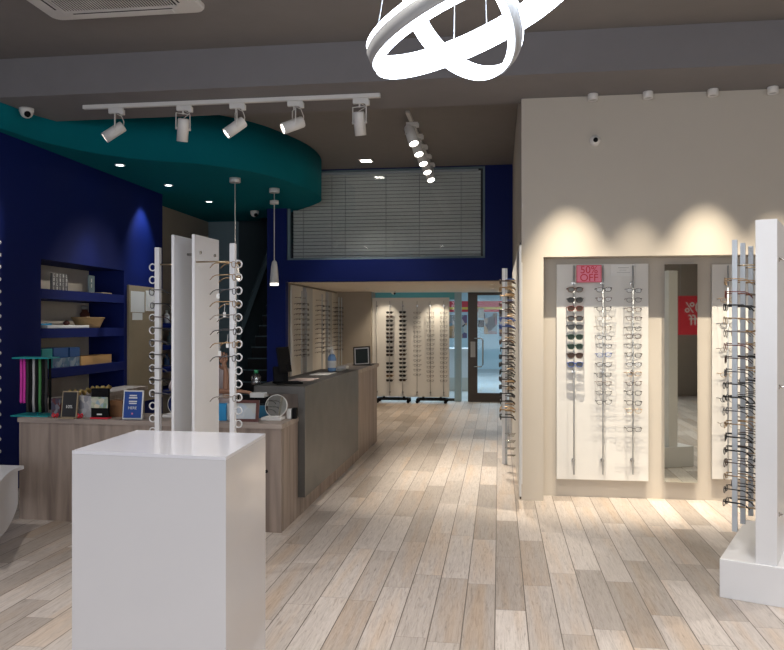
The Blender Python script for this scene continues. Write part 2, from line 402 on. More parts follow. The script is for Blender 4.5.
struct(bx('wall_mall', (-9, MY, 0), (6, MY+.1, 3.2), mat('mall_wall_paint', (.52, .66, .72), .7)), 'pale blue lit mall wall', 'wall')
q = MB().m(M['creamdk']); q.box((-9.1, RY, 0), (-9, MY, 3.2)); q.box((6, RY, 0), (6.1, MY, 3.2)); q.box((-9, RY-.01, 0), (PXR-.13, RY+.1, 3.2)); q.box((SX+.2, RY-.01, 0), (6, RY+.1, 3.2)); q.box((PXR-.13, RY+.001, LC+.001), (SX+.2, RY+.1, 3.2))
struct(q.build('wall_mall_sides'), 'side walls of the mall hall', 'wall')
for k, (yy) in enumerate((17.2, 21.0)):
    tag(bx('ceiling_light_panel', (-3.5, yy, 3.17), (2.5, yy+.6, 3.199), M['e_mall']), 'long cool ceiling light panel over the mall, %s one' % ('nearer', 'farther')[k], 'ceiling light')
# sign band and posters on the opposite shop
def mw(a, b, c, d, t, m, name, y=MY):
    p, r = at_y(a, d, y), at_y(c, b, y)
    return bx(name, (p.x, y-t, p.z), (r.x, y-.001, r.z), m)
sb = mw(440, 301, 520, 312, .05, M['red'], 'shop_sign_band'); tag(sb, 'red and yellow sign band on the shop across the mall', 'sign')
yb = mw(440, 307, 520, 309.5, .06, mat('yellow_print', (.75, .5, .06), .5), 'yellow_stripe'); yb.parent = sb
pc = [(.05, .09, .2), (.3, .05, .08), (.55, .5, .45), (.1, .25, .35), (.6, .3, .1), (.03, .03, .04)]
def picmat(name, seed, cols):
    m = bpy.data.materials.new(name); m.use_nodes = True; nt = m.node_tree
    tc = nt.nodes.new('ShaderNodeTexCoord'); v = nt.nodes.new('ShaderNodeTexVoronoi'); v.inputs['Scale'].default_value = seed
    nt.links.new(tc.outputs['Object'], v.inputs['Vector']); sp = nt.nodes.new('ShaderNodeSeparateColor'); nt.links.new(v.outputs['Color'], sp.inputs[0])
    c = ramp(nt, sp.outputs[0], [(i/len(cols), x) for i, x in enumerate(cols)])
    nt.nodes['Principled BSDF'].inputs['Roughness'].default_value = .5
    nt.links.new(c, nt.nodes['Principled BSDF'].inputs['Base Color']); return m
M['pic1'] = picmat('poster_picture', 4.5, pc)
for a, b, c, d, l in ((448, 315, 467, 338, 'colourful dark poster left of the door post'), (484, 313, 497, 334, 'colourful crowd poster seen through the door glass'), (499, 313, 512, 334, 'colourful poster at the right edge of the door glass')):
    tag(mw(a, b, c, d, .04, M['pic1'], 'wall_poster'), l, 'poster')
tag(mw(478, 320, 484, 327, .06, M['dark'], 'wall_screen'), 'small black screen seen through the door glass', 'screen')
tag(mw(478, 308, 484, 318, .06, M['cream'], 'wall_notice'), 'pale notice above the black screen through the glass', 'notice')
p = at_h(455, 391, 0)
kc = thing('service_counter', 'white counter in the mall left of the glass door', 'counter', (p.x, p.y, 0))
bx('body', (-1.8, 0, 0), (.36, .7, .9), M['white'], kc); bx('countertop', (-1.85, -.05, .9), (.40, .75, .95), M['white'], kc)
bx('plinth', (-1.78, -.004, 0), (.34, 0, .3), M['greyboard'], kc)

# ================================================================ FURNITURE
# pedestal
PH = 1.05
c0, c1, c2 = at_h(72, 450.5, PH), at_h(226, 457, PH), at_h(265.5, 433.5, PH)
ang = math.atan2(c1.y-c0.y, c1.x-c0.x); wdt = (c1-c0).length; dpt = (c2-c1).length
pd = thing('display_pedestal', 'tall white square display pedestal in the foreground', 'pedestal', (c0.x, c0.y, 0), ang)
c3 = at_h(137, 430, PH)
inv = Matrix.Rotation(-ang, 4, 'Z') @ Matrix.Translation((-c0.x, -c0.y, 0))
pp_ = [tuple((inv @ Vector((c.x, c.y, 0)))[:2]) for c in (c0, c1, c2, c3)]
q = MB().m(M['white_gloss']); q.prism(pp_, 0, PH-.012); q.build('body', pd)
q = MB().m(mat('white_back_painted_glass', (.56, .555, .59), .10, noise=0, spec=.35)); q.prism(pp_, PH-.0115, PH); q.build('glass_top', pd)

# low desk
DZ = .78
dx0, dx1 = at_h(10, 518.4, 0).x, -1.547
DY0, DY1 = 5.42, 5.93
dk = thing('service_desk', 'low grey oak service desk along the blue wall', 'desk', (0, 0, 0))
dx0 = -3.66; DYL = DY0+.10
q = MB().m(M['oak']); q.prism([(dx0, DYL), (dx1, DY0-.02), (dx1, DY0+.01), (dx0, DYL+.03)], 0, DZ-.035); q.build('front_panel', dk)
bx('end_panel', (dx1-.03, DY0+.0305, 0), (dx1-.0005, DY1, DZ-.035), M['oak'], dk)
bx('end_panel', (dx0+.001, DYL+.0305, 0), (dx0+.03, DY1, DZ-.035), M['oak'], dk)
q = MB().m(M['oaklt']); q.prism([(dx0-.01, DYL-.008), (dx1+.006, DY0-.028), (dx1+.006, DY1), (dx0-.01, DY1)], DZ-.0345, DZ); q.build('desktop', dk)
lk = MB().m(M['black']); lp = at_y(267, 471, DY0); lk.lathe([(.012, 0), (.012, .01)], rotm((lp.x, DY0-.01, lp.z), rx=PI/2)); lk.build('lock', dk)
# tall counter
tc_ = thing('reception_counter', 'tall reception counter with dark stone front and oak plinth', 'counter', (0, 0, 0))
K0, K1, K2 = DY1+.005, 8.17, 9.8
bx('body', (-1.87, K0, 0), (-1.547, K2, .955), M['oak'], tc_)
bx('front_cladding', (-1.546, 5.86, .155), (-1.49, K1, 1.016), M['stone'], tc_)
bx('countertop', (-1.90, 5.86, .956), (-1.5465, K1, 1.016), M['stone'], tc_)
bx('rear_countertop', (-1.90, K1+.001, .956), (-1.52, K2+.01, 1.0), M['oaklt'], tc_)

# ---------------------------------------------------------------- eyewear
def loopshape(w, h, n=16, sq=2.6, droop=0):
    o = []
    for i in range(n):
        a = 2*PI*i/n; c, s = math.cos(a), math.sin(a)
        x = abs(c)**(2/sq)*w/2*(1 if c > 0 else -1); z = abs(s)**(2/sq)*h/2*(1 if s > 0 else -1)
        if z < 0: x *= 1-droop
        o.append((x, z))
    return o
LENS = {}
def lensm(kind):
    if kind in LENS: return LENS[kind]
    if kind == 'clear': m = glassmat('clear_lens', (.96, .965, .97), .015)
    else:
        col = {'black': (.02, .02, .02), 'grey': (.06, .065, .07), 'brown': (.05, .03, .02), 'green': (.015, .03, .022), 'blue': (.03, .05, .09)}[kind]
        m = mat(kind+'_lens', col, .35, noise=0, spec=.15)
    LENS[kind] = m; return m
FR = {'black': mat('black_frame', (.012, .012, .012), .3, noise=0), 'brown': mat('brown_frame', (.05, .02, .01), .3, noise=0),
      'gold': mat('gold_frame', (.38, .25, .13), .35, .6, noise=0), 'grey': mat('grey_frame', (.05, .05, .055), .4, noise=0),
      'red': mat('red_frame', (.14, .025, .015), .3, noise=0), 'blue': mat('blue_frame', (.03, .08, .30), .3, noise=0),
      'clear': mat('pale_frame', (.22, .19, .16), .3, noise=0), 'green': mat('green_frame', (.01, .05, .035), .3, noise=0)}
def front_mesh(q, r, w, h, sq, dr):
    for s in (-1, 1):
        q.tube([(s*.0345+x*1, 0, z) for x, z in loopshape(w, h, 14, sq, dr)], r, 5, closed=True)
    q.tube([(-.0095, 0, .007), (0, -.002, .010), (.0095, 0, .007)], r*1.1, 5)
    for s in (-1, 1): q.tube([(s*(.0345+w/2-.002), 0, .012), (s*.0665, .006, .012)], r*1.2, 5)
def temple_mesh(q, s, r, ln=.1):
    q.tube([(s*.0665, .006, .012), (s*.067, ln, .010), (s*.065, ln+.02, .002), (s*.062, ln+.04, -.018)], [r, r, r, r*.9], 5, flat=1.7)
PROTO = {}
def glasses_proto(fc, lc, style, simple):
    key = (fc, lc, style, simple)
    if key in PROTO: return PROTO[key]
    r, w, h, sq, dr, tr = {'thin': (.0022, .051, .036, 2.6, .06, .0018), 'thick': (.0026, .052, .037, 3.0, .08, .0026), 'round': (.0019, .046, .042, 2.0, 0, .0016),
                       'sun': (.0032, .056, .043, 2.6, .1, .003)}[style]
    fm = FR[fc]; lm = lensm(lc)
    if simple:
        q = MB().m(fm); front_mesh(q, r*1.25, w, h, sq, dr)
        for s in (-1, 1): temple_mesh(q, s, tr*1.2)
        if lc != 'clear':
            q.m(lm)
            for s in (-1, 1): q.poly([(s*.0345+x, .0005, z) for x, z in loopshape(w, h, 14, sq, dr)])
        o = q.build('eyeglasses' if lc == 'clear' else 'sunglasses')
    else:
        o = bpy.data.objects.new('eyeglasses' if lc == 'clear' else 'sunglasses', None); C.objects.link(o); o.empty_display_size = .05
        q = MB().m(fm); front_mesh(q, r, w, h, sq, dr); q.build('frame', o)
        for s in (-1, 1):
            q = MB().m(lm); q.poly([(s*.0345+x, .0004, z) for x, z in loopshape(w, h, 14, sq, dr)])
            q.poly([(s*.0345+x, .0016, z) for x, z in loopshape(w, h, 14, sq, dr)]); q.build('lens', o)
            q = MB().m(fm); temple_mesh(q, s, tr); q.build('temple', o)
    PROTO[key] = [o, False]; return PROTO[key]
NG = [0]
def glasses(loc, rz, fc, lc='clear', style='thin', simple=False, label='', group='', tilt=0, roll=0, scale=1):
    pr_ = glasses_proto(fc, lc, style, simple)
    o = pr_[0]
    if pr_[1]: o = copy_tree(pr_[0])
    pr_[1] = True; NG[0] += 1
    o.location = loc; o.rotation_euler = (tilt, roll, rz); o.scale = (scale,)*3
    n = 'eyeglasses' if lc == 'clear' else 'sunglasses'
    sd = {'thin': 'thin-rimmed', 'thick': 'thick-rimmed', 'round': 'round', 'sun': 'wide'}[style]
    fd = {'clear': 'pale'}.get(fc, fc)
    d = f'{sd} {fd} {n}' if lc == 'clear' else f'{fd} {n} with {lc} lenses'
    tag(o, f'{d}, {label}', n, group)
    return o

# ---------------------------------------------------------------- wall display boards in the niche
def rect_y(a, b, c, d, y):
    p, r = at_y(a, d, y), at_y(c, b, y); return p.x, p.z, r.x, r.z
FY = 6.86
def wall_board(px, name, label, rods, extra=None):
    x0_, z0_, x1_, z1_ = rect_y(*px, FY)
    t = thing(name, label, 'display board', ((x0_+x1_)/2, FY, z0_))
    w2 = (x1_-x0_)/2; hh = z1_-z0_
    bx('board', (-w2, 0, 0), (w2, .018, hh), M['panel'], t, .002)
    bx('standoff_frame', (-w2+.1, .018, .1), (w2-.1, .0395, hh-.1), M['panel'], t)
    out = []
    for rx in rods:
        X = at_y(rx, 400, FY-.06).x
        bot, top = at_y(rx, 474.5, FY-.06).z, at_y(rx, 265.5, FY-.06).z
        q = MB().m(M['alu']); q.tube([(X-t.location.x, -.06, bot-z0_), (X-t.location.x, -.06, top-z0_)], .0065, 8); rd = q.build('rod', t)
        for zz_ in (at_y(rx, 283, FY-.06).z, at_y(rx, 461, FY-.06).z, at_y(rx, 372, FY-.06).z):
            q = MB().m(M['chrome']); q.lathe([(.010, 0), (.010, .06)], rotm((X-t.location.x, 0, zz_-z0_), rx=PI/2), 12); q.lathe([(.016, 0), (.016, .012)], rotm((X-t.location.x, 0, zz_-z0_), rx=PI/2), 14); q.build('rod_bracket', rd)
        out.append(X)
    return t, out
b1, xs = wall_board((556.5, 263.5, 648.5, 479), 'eyewear_display_board', 'white wall board with three rods under the pink sale sign', (574, 603, 633))
ys1 = [289.6, 300, 308.5, 318.5, 327, 337, 346.5, 355.5, 364.5]
st1 = [('brown', 'grey'), ('black', 'black'), ('red', 'brown'), ('brown', 'grey'), ('grey', 'grey'), ('green', 'green'), ('green', 'green'), ('brown', 'brown'), ('blue', 'grey')]
for k, y in enumerate(ys1):
    p = at_y(575, y, FY-.085)
    glasses((p.x+.002, FY-.085, p.z), R.uniform(-.06, .06), *st1[k], 'sun', False, f'{ordn(k)}, left rod of sale board', 'sunglasses on the left rod of the sale board', scale=1.0)
ys2 = [289.6, 299.2, 308.5, 318.5, 328, 337.6, 346, 355, 364.6, 375, 383.5, 393, 402.3]
cyc2 = ['black', 'brown', 'grey', 'clear', 'clear', 'grey', 'grey', 'blue', 'black', 'grey', 'brown', 'grey', 'black']
for k, y in enumerate(ys2):
    p = at_y(604, y, FY-.085)
    glasses((p.x, FY-.085, p.z), R.uniform(-.08, .08), cyc2[k], 'clear', 'thick' if k in (0, 8) else 'thin', False, f'{ordn(k)} on the middle rod of the sale board', 'eyeglasses on the middle rod of the sale board', roll=R.uniform(-.05, .05))
ys3 = [290.4, 300, 309.5, 318.5, 328.8, 336.5, 346, 355, 364.6, 374, 383.5, 393, 403, 411, 429.6]
cyc3 = ['grey', 'grey', 'brown', 'brown', 'black', 'brown', 'grey', 'black', 'grey', 'gold', 'brown', 'black', 'black', 'gold', 'black']
for k, y in enumerate(ys3):
    p = at_y(634, y, FY-.085)
    glasses((p.x, FY-.085, p.z), R.uniform(-.08, .08), cyc3[k], 'clear', 'thick' if k in (7, 11, 12) else 'thin', False, f'{ordn(k)} on the right rod of the sale board', 'eyeglasses on the right rod of the sale board', roll=R.uniform(-.05, .05))
# sale sign + notice
x0_, z0_, x1_, z1_ = rect_y(576.5, 265, 601.5, 282.5, FY-.075)
sg = thing('sale_sign', 'pink 50% OFF sale sign on the wall board', 'sign', ((x0_+x1_)/2, FY-.075, (z0_+z1_)/2))
sw, shh = (x1_-x0_)/2, (z1_-z0_)/2
bx('card', (-sw, 0, -shh), (sw, .004, shh), M['pink'], sg)
q = MB().m(M['red'])
q.box((-sw, -.003, -shh), (sw, 0, -shh+.005)); q.box((-sw, -.003, shh-.005), (sw, 0, shh)); q.box((-sw, -.003, -shh), (-sw+.005, 0, shh)); q.box((sw-.005, -.003, -shh), (sw, 0, shh)); q.build('border', sg)
text('lettering', '50%', .088, M['red'], sg, (0, -.003, .031)); text('lettering', 'OFF', .088, M['red'], sg, (0, -.003, -.036))
x0_, z0_, x1_, z1_ = rect_y(611, 264.5, 635, 276, FY-.012)
nt_ = thing('notice_card', 'small white notice card at the top right of the sale board', 'notice', ((x0_+x1_)/2, FY-.005, (z0_+z1_)/2))
bx('card', (-(x1_-x0_)/2, -.002, -.05), ((x1_-x0_)/2, .004, .05), M['paper'], nt_)
q = MB().m(M['greyplastic']); q.box((-.04, -.003, .02), (.05, -.002, .024)); q.box((-.03, -.003, .0), (.03, -.002, .003)); q.box((-.05, -.003, -.02), (.06, -.002, -.017)); q.build('print_line', nt_)
# mirror
x0_, z0_, x1_, z1_ = rect_y(664.5, 264, 697.5, 482, FY)
mr = thing('wall_mirror', 'tall narrow frameless mirror between two white boards', 'mirror', ((x0_+x1_)/2, FY, z0_))
mw_ = (x1_-x0_)/2
bx('mirror_glass', (-mw_, 0, 0), (mw_, .006, z1_-z0_), M['mirror'], mr, .001); bx('backing', (-mw_+.01, .0065, .01), (mw_-.01, .0395, z1_-z0_-.01), M['greyplastic'], mr)
# second board
b2, xs2 = wall_board((712, 263.5, 804, 479), 'eyewear_display_board', 'white wall board right of the narrow mirror, partly hidden', (728, 758, 788))
for k in range(12):
    p = at_y(728, 300+k*12.5, FY-.085)
    if k % 2 == 0: glasses((p.x, FY-.085, p.z), R.uniform(-.08, .08), ['gold', 'clear', 'grey'][k % 3], 'clear', 'thin', False, f'{ordn(k//2)} on the board right of the mirror', 'eyeglasses on the board right of the mirror')

# ---------------------------------------------------------------- display stand, right foreground
rs_o = Vector((1.2, 4.463, 0)); rs_a = math.radians(-24.1)
rs = thing('eyewear_display_stand', 'white slab display stand on a square plinth at the right edge', 'display stand', rs_o, rs_a)
bx('base', (0, 0, 0), (.466, 1.0, .211), M['white'], rs, .003)
bx('slab', (.178, .015, .211), (.284, .98, 2.06), M['white'], rs, .002)
rsm = Matrix.Translation(rs_o) @ Matrix.Rotation(rs_a, 4, 'Z')
def rod_with_rings(parent, x, y, z0_, z1_, sx, n, nr, w=.026, d=.016, ringm=None, ringr=.019, pins=(), yo=0):
    q = MB().m(M['alu']); q.box((x-d/2, y-w/2, z0_), (x+d/2, y+w/2, z1_), bev=.002); rd = q.build('rod', parent)
    for k in range(n):
        if nr == 0: break
        z = z1_-.13-k*(z1_-z0_-.24)/(n-1)
        q = MB().m(ringm or M['acrylic'])
        q.tube([(x+sx*(.012+ringr)+ringr*math.cos(a)*sx, y+yo, z+ringr*math.sin(a)) for a in [2*PI*i/14 for i in range(14)]], .0035, 5, closed=True)
        q.build('ring_holder', rd)
    for zz_ in pins:
        q = MB().m(M['chrome']); q.tube([(x, y, zz_), (x-sx*.21, y, zz_)] if isinstance(zz_, float) else zz_, .005, 6); q.build('rod_bracket', rd)
    return rd
for j, yy in enumerate((.18, .39, .62)):
    xx = .052+.014*j
    q = MB().m(M['alu']); q.box((xx-.014, yy-.009, .327), (xx+.014, yy+.009, 1.976), bev=.002); rd = q.build('rod', rs)
    for zz_ in (1.83, .47): 
        q = MB().m(M['brass']); q.tube([(xx, yy, zz_), (.178, yy, zz_)], .005, 6); q.build('rod_bracket', rd)
    nn = 18
    for k in range(nn):
        z = 1.74-k*.0735
        wp = rsm @ Vector((xx-.048, yy, z))
        fc = R.choice(['gold', 'clear', 'gold', 'red']) if k < 6 else R.choice(['black', 'black', 'grey', 'brown', 'black', 'gold'])
        if k in (0, 2, 3, 11): fc = 'gold' if k != 2 else 'black'
        nm = ('nearest', 'middle', 'farthest')[j]
        glasses(wp, rs_a-PI/2+R.uniform(-.1, .1), fc, 'clear', R.choice(['thin', 'round', 'thick']) if fc in ('black', 'brown') else R.choice(['thin', 'round']), False,
                f'{ordn(k)} on the {nm} rod of the right stand', f'eyeglasses on the {nm} rod of the right stand', roll=R.uniform(-.05, .05))
for zz_ in (1.85, 1.16, .47):
    for yy in (.1, .585):
        q = MB().m(M['chrome']); q.lathe([(.012, 0), (.012, .004), (.006, .005), (.006, .04), (.010, .041), (.010, .05)], rotm((.284, yy, zz_), ry=PI/2), 12); q.build('slab_bolt', rs)

# ---------------------------------------------------------------- centre stand behind the pedestal
cs_o = Vector((-1.855, 4.578, 0)); cs_a = math.radians(-4.1)
cs = thing('eyewear_display_stand', 'white twin-board display stand rising behind the white pedestal', 'display stand', cs_o, cs_a)
bx('base', (-.2, -.3, 0), (.2, .3, .2), M['white'], cs, .003)
for s in (-1, 1):
    bb = bx('board', (s*.066-.009, -.17, .2), (s*.066+.009, .17, 2.034), M['white'], cs, .001)
    for (yy, zz_) in ((-.1, 1.93), (.1, 1.93)):
        q = MB().m(M['chrome']); q.lathe([(.010, -.004), (.010, .004)], rotm((s*.079, yy, zz_), ry=PI/2), 12); q.build('bolt', bb)
q = MB().m(M['chrome']); 
for zz_ in (1.93, .6): q.tube([(-.057, 0, zz_), (.057, 0, zz_)], .008, 8)
q.build('spacer', cs)
csm = Matrix.Translation(cs_o) @ Matrix.Rotation(cs_a, 4, 'Z')
M['ringw'] = mat('white_ring_plastic', (.62, .62, .62), .25, noise=0)
for s, nm in ((-1, 'left'), (1, 'right')):
    X = .31 if s > 0 else -.25; RYo = -.15 if s > 0 else -.01
    q = MB().m(M['white']); q.box((X-.016, RYo-.016, .35), (X+.016, RYo+.016, 1.976), bev=.003); rd = q.build('rod', cs)
    for zz_ in (1.87, .5):
        q = MB().m(M['brass']); q.tube([(X, RYo, zz_), (s*.076, RYo, zz_)], .005, 6); q.build('rod_bracket', rd)
    for k in range(17):
        z = 1.853-k*.0785
        q = MB().m(M['ringw']); cxr = X+s*(.037 if s > 0 else .034)
        # clip rings stand square to the viewer side of the rod
        q.tube([(cxr+.021*math.cos(a), RYo-.005, z+.021*math.sin(a)) for a in [2*PI*i/16 for i in range(16)]], .0045, 6, closed=True)
        q.build('ring_holder', rd)
    for k in range(11):
        if s < 0 and k in (0, 1): continue
        if s > 0 and k in (8, 9): continue
        z = 1.85-k*.0785
        fc = (['brown', 'black', 'grey', 'black', 'brown', 'black', 'grey', 'black', 'grey', 'black', 'grey'] if s < 0 else ['gold', 'gold', 'grey', 'gold', 'clear', 'grey', 'gold', 'grey', 'brown', 'grey', 'clear'])[k]
        wp = csm @ Vector((X+s*.022, RYo, z))
        glasses(wp, cs_a+(PI/2 if s > 0 else -PI/2)+R.uniform(-.12, .12), fc, 'clear', 'thin', False, f'{ordn(k-2 if s < 0 else k)} on the {nm} rod behind the pedestal' if k < 8 or s < 0 else f'lowest on the {nm} rod behind the pedestal', f'eyeglasses on the {nm} rod behind the pedestal', roll=R.uniform(-.1, .1))
# price tags hanging from the right rod
for k, (dx, zz_) in enumerate(((.19, 1.67), (.23, 1.56), (.20, 1.33), (.25, 1.38))):
    wp = csm @ Vector((dx+.03, -.16, zz_))
    t = thing('price_tag', ['white tag hanging near the top, nearer the boards', 'white tag hanging second, closer to the right rod', 'low white tag hanging beside the brown sleeve', 'small white tag hanging against the right rod'][k], 'tag', wp, .3, 'tags hanging on the stand behind the pedestal')
    bx('tag_card', (-.008, 0, -.02), (.008, .001, .01), M['paper'], t); q = MB().m(M['paper']); q.tube([(0, 0, .01), (.002, 0, .06)], .0012, 4); q.build('string', t)

# ---------------------------------------------------------------- stand at the left picture edge
RX = LX+.20; ry_ = at_x(-3.2, 300, RX).y
ls = thing('eyewear_display_board', 'wall board at the far left edge, only its white ring clips visible', 'display board', (LX, ry_, 0), 0)
bx('board', (.001, -.6, .3), (.02, .05, 2.3), M['panel'], ls)
bx('rod', (.188, -.012, .35), (.212, .012, 2.25), M['white'], ls)
q = MB().m(M['brass'])
for z in (2.2, .4): q.tube([(.02, 0, z), (.19, 0, z)], .005, 6)
q.build('rod_bracket', ls)
for k in range(18):
    z = at_x(0, 243+k*12.2, RX).z; q = MB().m(M['ringw']); q.tube([(.226+.012*math.cos(a), -.005, z+.012*math.sin(a)) for a in [2*PI*i/14 for i in range(14)]], .0055, 6, closed=True); q.build('ring_holder', ls)

# ---------------------------------------------------------------- display along the passage side wall
x0 = SX-.03
sd = thing('eyewear_display_board', 'white side wall board with rods at the passage opening', 'display board', (SX, 7.5, 0))
yb0, yb1 = at_x(519.2, 400, x0).y, 9.6
bx('board', (-.03, yb0-7.5, .12), (-.012, yb1-7.5, 2.13), M['panel'], sd, .002)
bx('wall_batten', (-.012, yb0-7.4, .2), (-.0005, yb1-7.6, 2.0), M['panel'], sd)
for j, yy in enumerate((7.62, 7.95, 8.35)):
    xr = at_y(503.5, 300, yy).x-SX if j == 0 else -.12
    z0_, z1_ = at_y(503, 464, yy).z, at_y(503, 268.5, yy).z
    q = MB().m(M['alu'] if j else M['white']); q.box((xr-.014, yy-7.5-.022, z0_), (xr+.014, yy-7.5+.022, z1_), bev=.003); rd = q.build('rod', sd)
    for zz_ in (z0_+.09, z0_+.16, z0_+.23, z0_+.30, z1_-.12):
        q = MB().m(M['brass'] if zz_ > 1 else M['chrome']); q.tube([(xr, yy-7.5, zz_), (-.03, yy-7.5, zz_)], .005, 6); q.build('rod_bracket', rd)
    for k in range(19):
        z = z1_-.13-k*.073
        fc = R.choice(['gold', 'brown', 'gold', 'black', 'blue']) if k < 9 else R.choice(['black', 'brown', 'black', 'grey', 'gold'])
        sun = j == 0 and R.random() < .7
        nm = ('nearest', 'middle', 'farthest')[j]
        glasses((SX+xr-.03, yy, z), -PI/2+R.uniform(-.2, .2), fc, R.choice(['black', 'brown', 'blue']) if sun else 'clear', 'sun' if sun else R.choice(['thick', 'thin']), True,
                f'{ordn(k)}, {nm} rod, passage opening', f'eyewear on the {nm} rod at the passage opening', roll=R.uniform(-.1, .1))

# ---------------------------------------------------------------- passage left wall boards
bi = 0
SIDE = PXR+.02
rods = []
for k, (a, b) in enumerate(((287.5, 303), (312, 325.5), (331.5, 341.5))):
    ya, yb = at_x(a, 300, SIDE+.02).y, min(at_x(b, 300, SIDE+.02).y, 14.5)
    ya = max(ya, BY+.2)
    t = thing('eyewear_display_board', ['first white board on the passage wall, nearest the blue column', 'second white board along the passage wall', 'third white board along the passage wall', 'last narrow board on the passage wall by the pier'][k], 'display board', (SIDE, (ya+yb)/2, 0), 0, 'white boards along the passage wall')
    hw = (yb-ya)/2
    bx('board', (0, -hw, .1), (.02, hw, 2.08), M['panel'], t, .002); bx('wall_batten', (-.0195, -hw+.05, .2), (0, hw-.05, 2.0), M['panel'], t)
    n = (2, 2, 2)[k]
    for j in range(n):
        yy = -hw*.45+j*hw*.9
        q = MB().m(M['alu']); q.box((.12, yy-.02, .3), (.135, yy+.02, 2.0), bev=.002); rd = q.build('rod', t)
        q = MB().m(M['chrome']); q.tube([(.02, yy, 1.9), (.12, yy, 1.9)], .006, 6); q.tube([(.02, yy, .4), (.12, yy, .4)], .006, 6); q.build('rod_bracket', rd)
        rods.append((SIDE+.15, (ya+yb)/2+yy, k, j))
NMB = ['first', 'second', 'third', 'last']
for (X, Y, k, j) in rods:
    for i in range(11):
        z = 1.80-i*.078
        nm = f'{NMB[k]} passage board, {("near", "far")[j]} rod' if True else ''
        glasses((X, Y, z), PI/2+R.uniform(-.1, .1), R.choice(['black', 'brown', 'grey', 'clear', 'grey']), 'clear', 'thin', True, f'{ordn(i)} on the {nm}', 'eyeglasses on the passage wall boards')
# aluminium mirror strips between boards
for k, (a, b) in enumerate(((304.2, 310.8), (326.3, 330.3))):
    ya, yb = at_x(a, 300, SIDE).y, at_x(b, 300, SIDE).y
    tag(bx('display_strip', (SIDE-.019, ya, .1), (SIDE+.03, yb, 2.08), M['alu']), ['grey metal strip between the first and second passage boards', 'grey metal strip between the second and third passage boards'][k], 'display strip')

# ---------------------------------------------------------------- mobile board at the rear
RBY = 14.72
x0_, z0_, x1_, z1_ = rect_y(371.8, 297.5, 449.3, 396.5, RBY)
mb = thing('mobile_eyewear_display', 'wide cream eyewear board on castors at the rear', 'display board', ((x0_+x1_)/2, RBY, 0))
hw = (x1_-x0_)/2
bx('board', (-hw, 0, z0_), (hw, .03, z1_), M['panel'], mb, .003)
cxs = [at_y(a, 300, RBY-.06).x-mb.location.x for a in (376.5, 389.6, 402.6, 417, 430.3, 443.6)]
for X in cxs:
    q = MB().m(M['greyplastic']); q.tube([(X, -.05, at_y(400, 395, RBY).z), (X, -.05, at_y(400, 301, RBY).z)], .007, 6); rd = q.build('rod', mb)
    for yy in (306, 392):
        q = MB().m(M['chrome']); q.lathe([(.016, 0), (.016, .05)], rotm((X, 0, at_y(400, yy, RBY).z), rx=PI/2), 10); q.build('rod_bracket', rd)
for k, (a, b) in enumerate(((372.8, 391), (412, 447))):
    xa, xb = at_y(a+5, 400, RBY).x-mb.location.x, at_y(b, 400, RBY).x-mb.location.x
    if k == 0: xb = at_y(410, 400, RBY).x-mb.location.x
    q = MB().m(M['black']); q.box((xa, -.16, .055), (xb, -.13, .085)); q.box((xa, .13, .055), (xb, .16, .085)); q.box((xa, -.13, .055), (xa+.03, .13, .085)); q.box((xb-.03, -.13, .055), (xb, .13, .085))
    q.box((xa+.1, .0, .085), (xa+.14, .03, z0_+.02)); q.box((xb-.14, .0, .085), (xb-.1, .03, z0_+.02)); q.build('base_frame', mb)
    for X in (xa+.02, xb-.02):
        for Y in (-.145, .145):
            q = MB().m(M['black']); q.lathe([(.015, -.015), (.03, -.013), (.03, .013), (.015, .015)], rotm((X, Y, .0305), rx=PI/2), 14); q.box((X-.02, Y-.02, .045), (X+.02, Y+.02, .056)); q.build('castor', mb)
def zrow(y): return at_y(400, y, RBY-.08).z
rowsA = [312.5, 316.7, 320.8, 325.4, 329.4, 333.4, 337.5, 341.8, 347.5, 351.3, 355, 363.5, 367.5, 372, 376, 380.5]
rowsB = [312.3, 316.6, 321, 325.4, 329.6, 333.8, 337.8, 342, 346.3, 350.5, 354.5, 359, 363, 367.3, 371.5, 375.6, 380]
for ci, rows in ((1, rowsA), (2, rowsB)):
    for k, y in enumerate(rows):
        fc = 'gold' if ci == 1 and k == 14 else ('brown' if R.random() < .25 else 'black'); lc = 'brown' if fc == 'gold' or R.random() < .2 else 'black'
        glasses((mb.location.x+cxs[ci], RBY-.08, zrow(y)), R.uniform(-.1, .1), fc, lc, 'sun', True, f'{ordn(k)}, {"left" if ci == 1 else "right"} sunglasses column, rear board', 'sunglasses on the rear mobile board')
for ci, nr in ((3, 14), (4, 16), (5, 16)):
    for k in range(nr):
        y = 313+k*(4.75 if ci == 3 else 4.5)
        glasses((mb.location.x+cxs[ci], RBY-.08, zrow(y)), R.uniform(-.15, .15), R.choice(['grey', 'black', 'brown', 'grey']), 'clear', 'thin', True, f'{ordn(k)} on rod {("four", "five", "six")[ci-3]} of the rear board', 'eyeglasses on the rear mobile board')

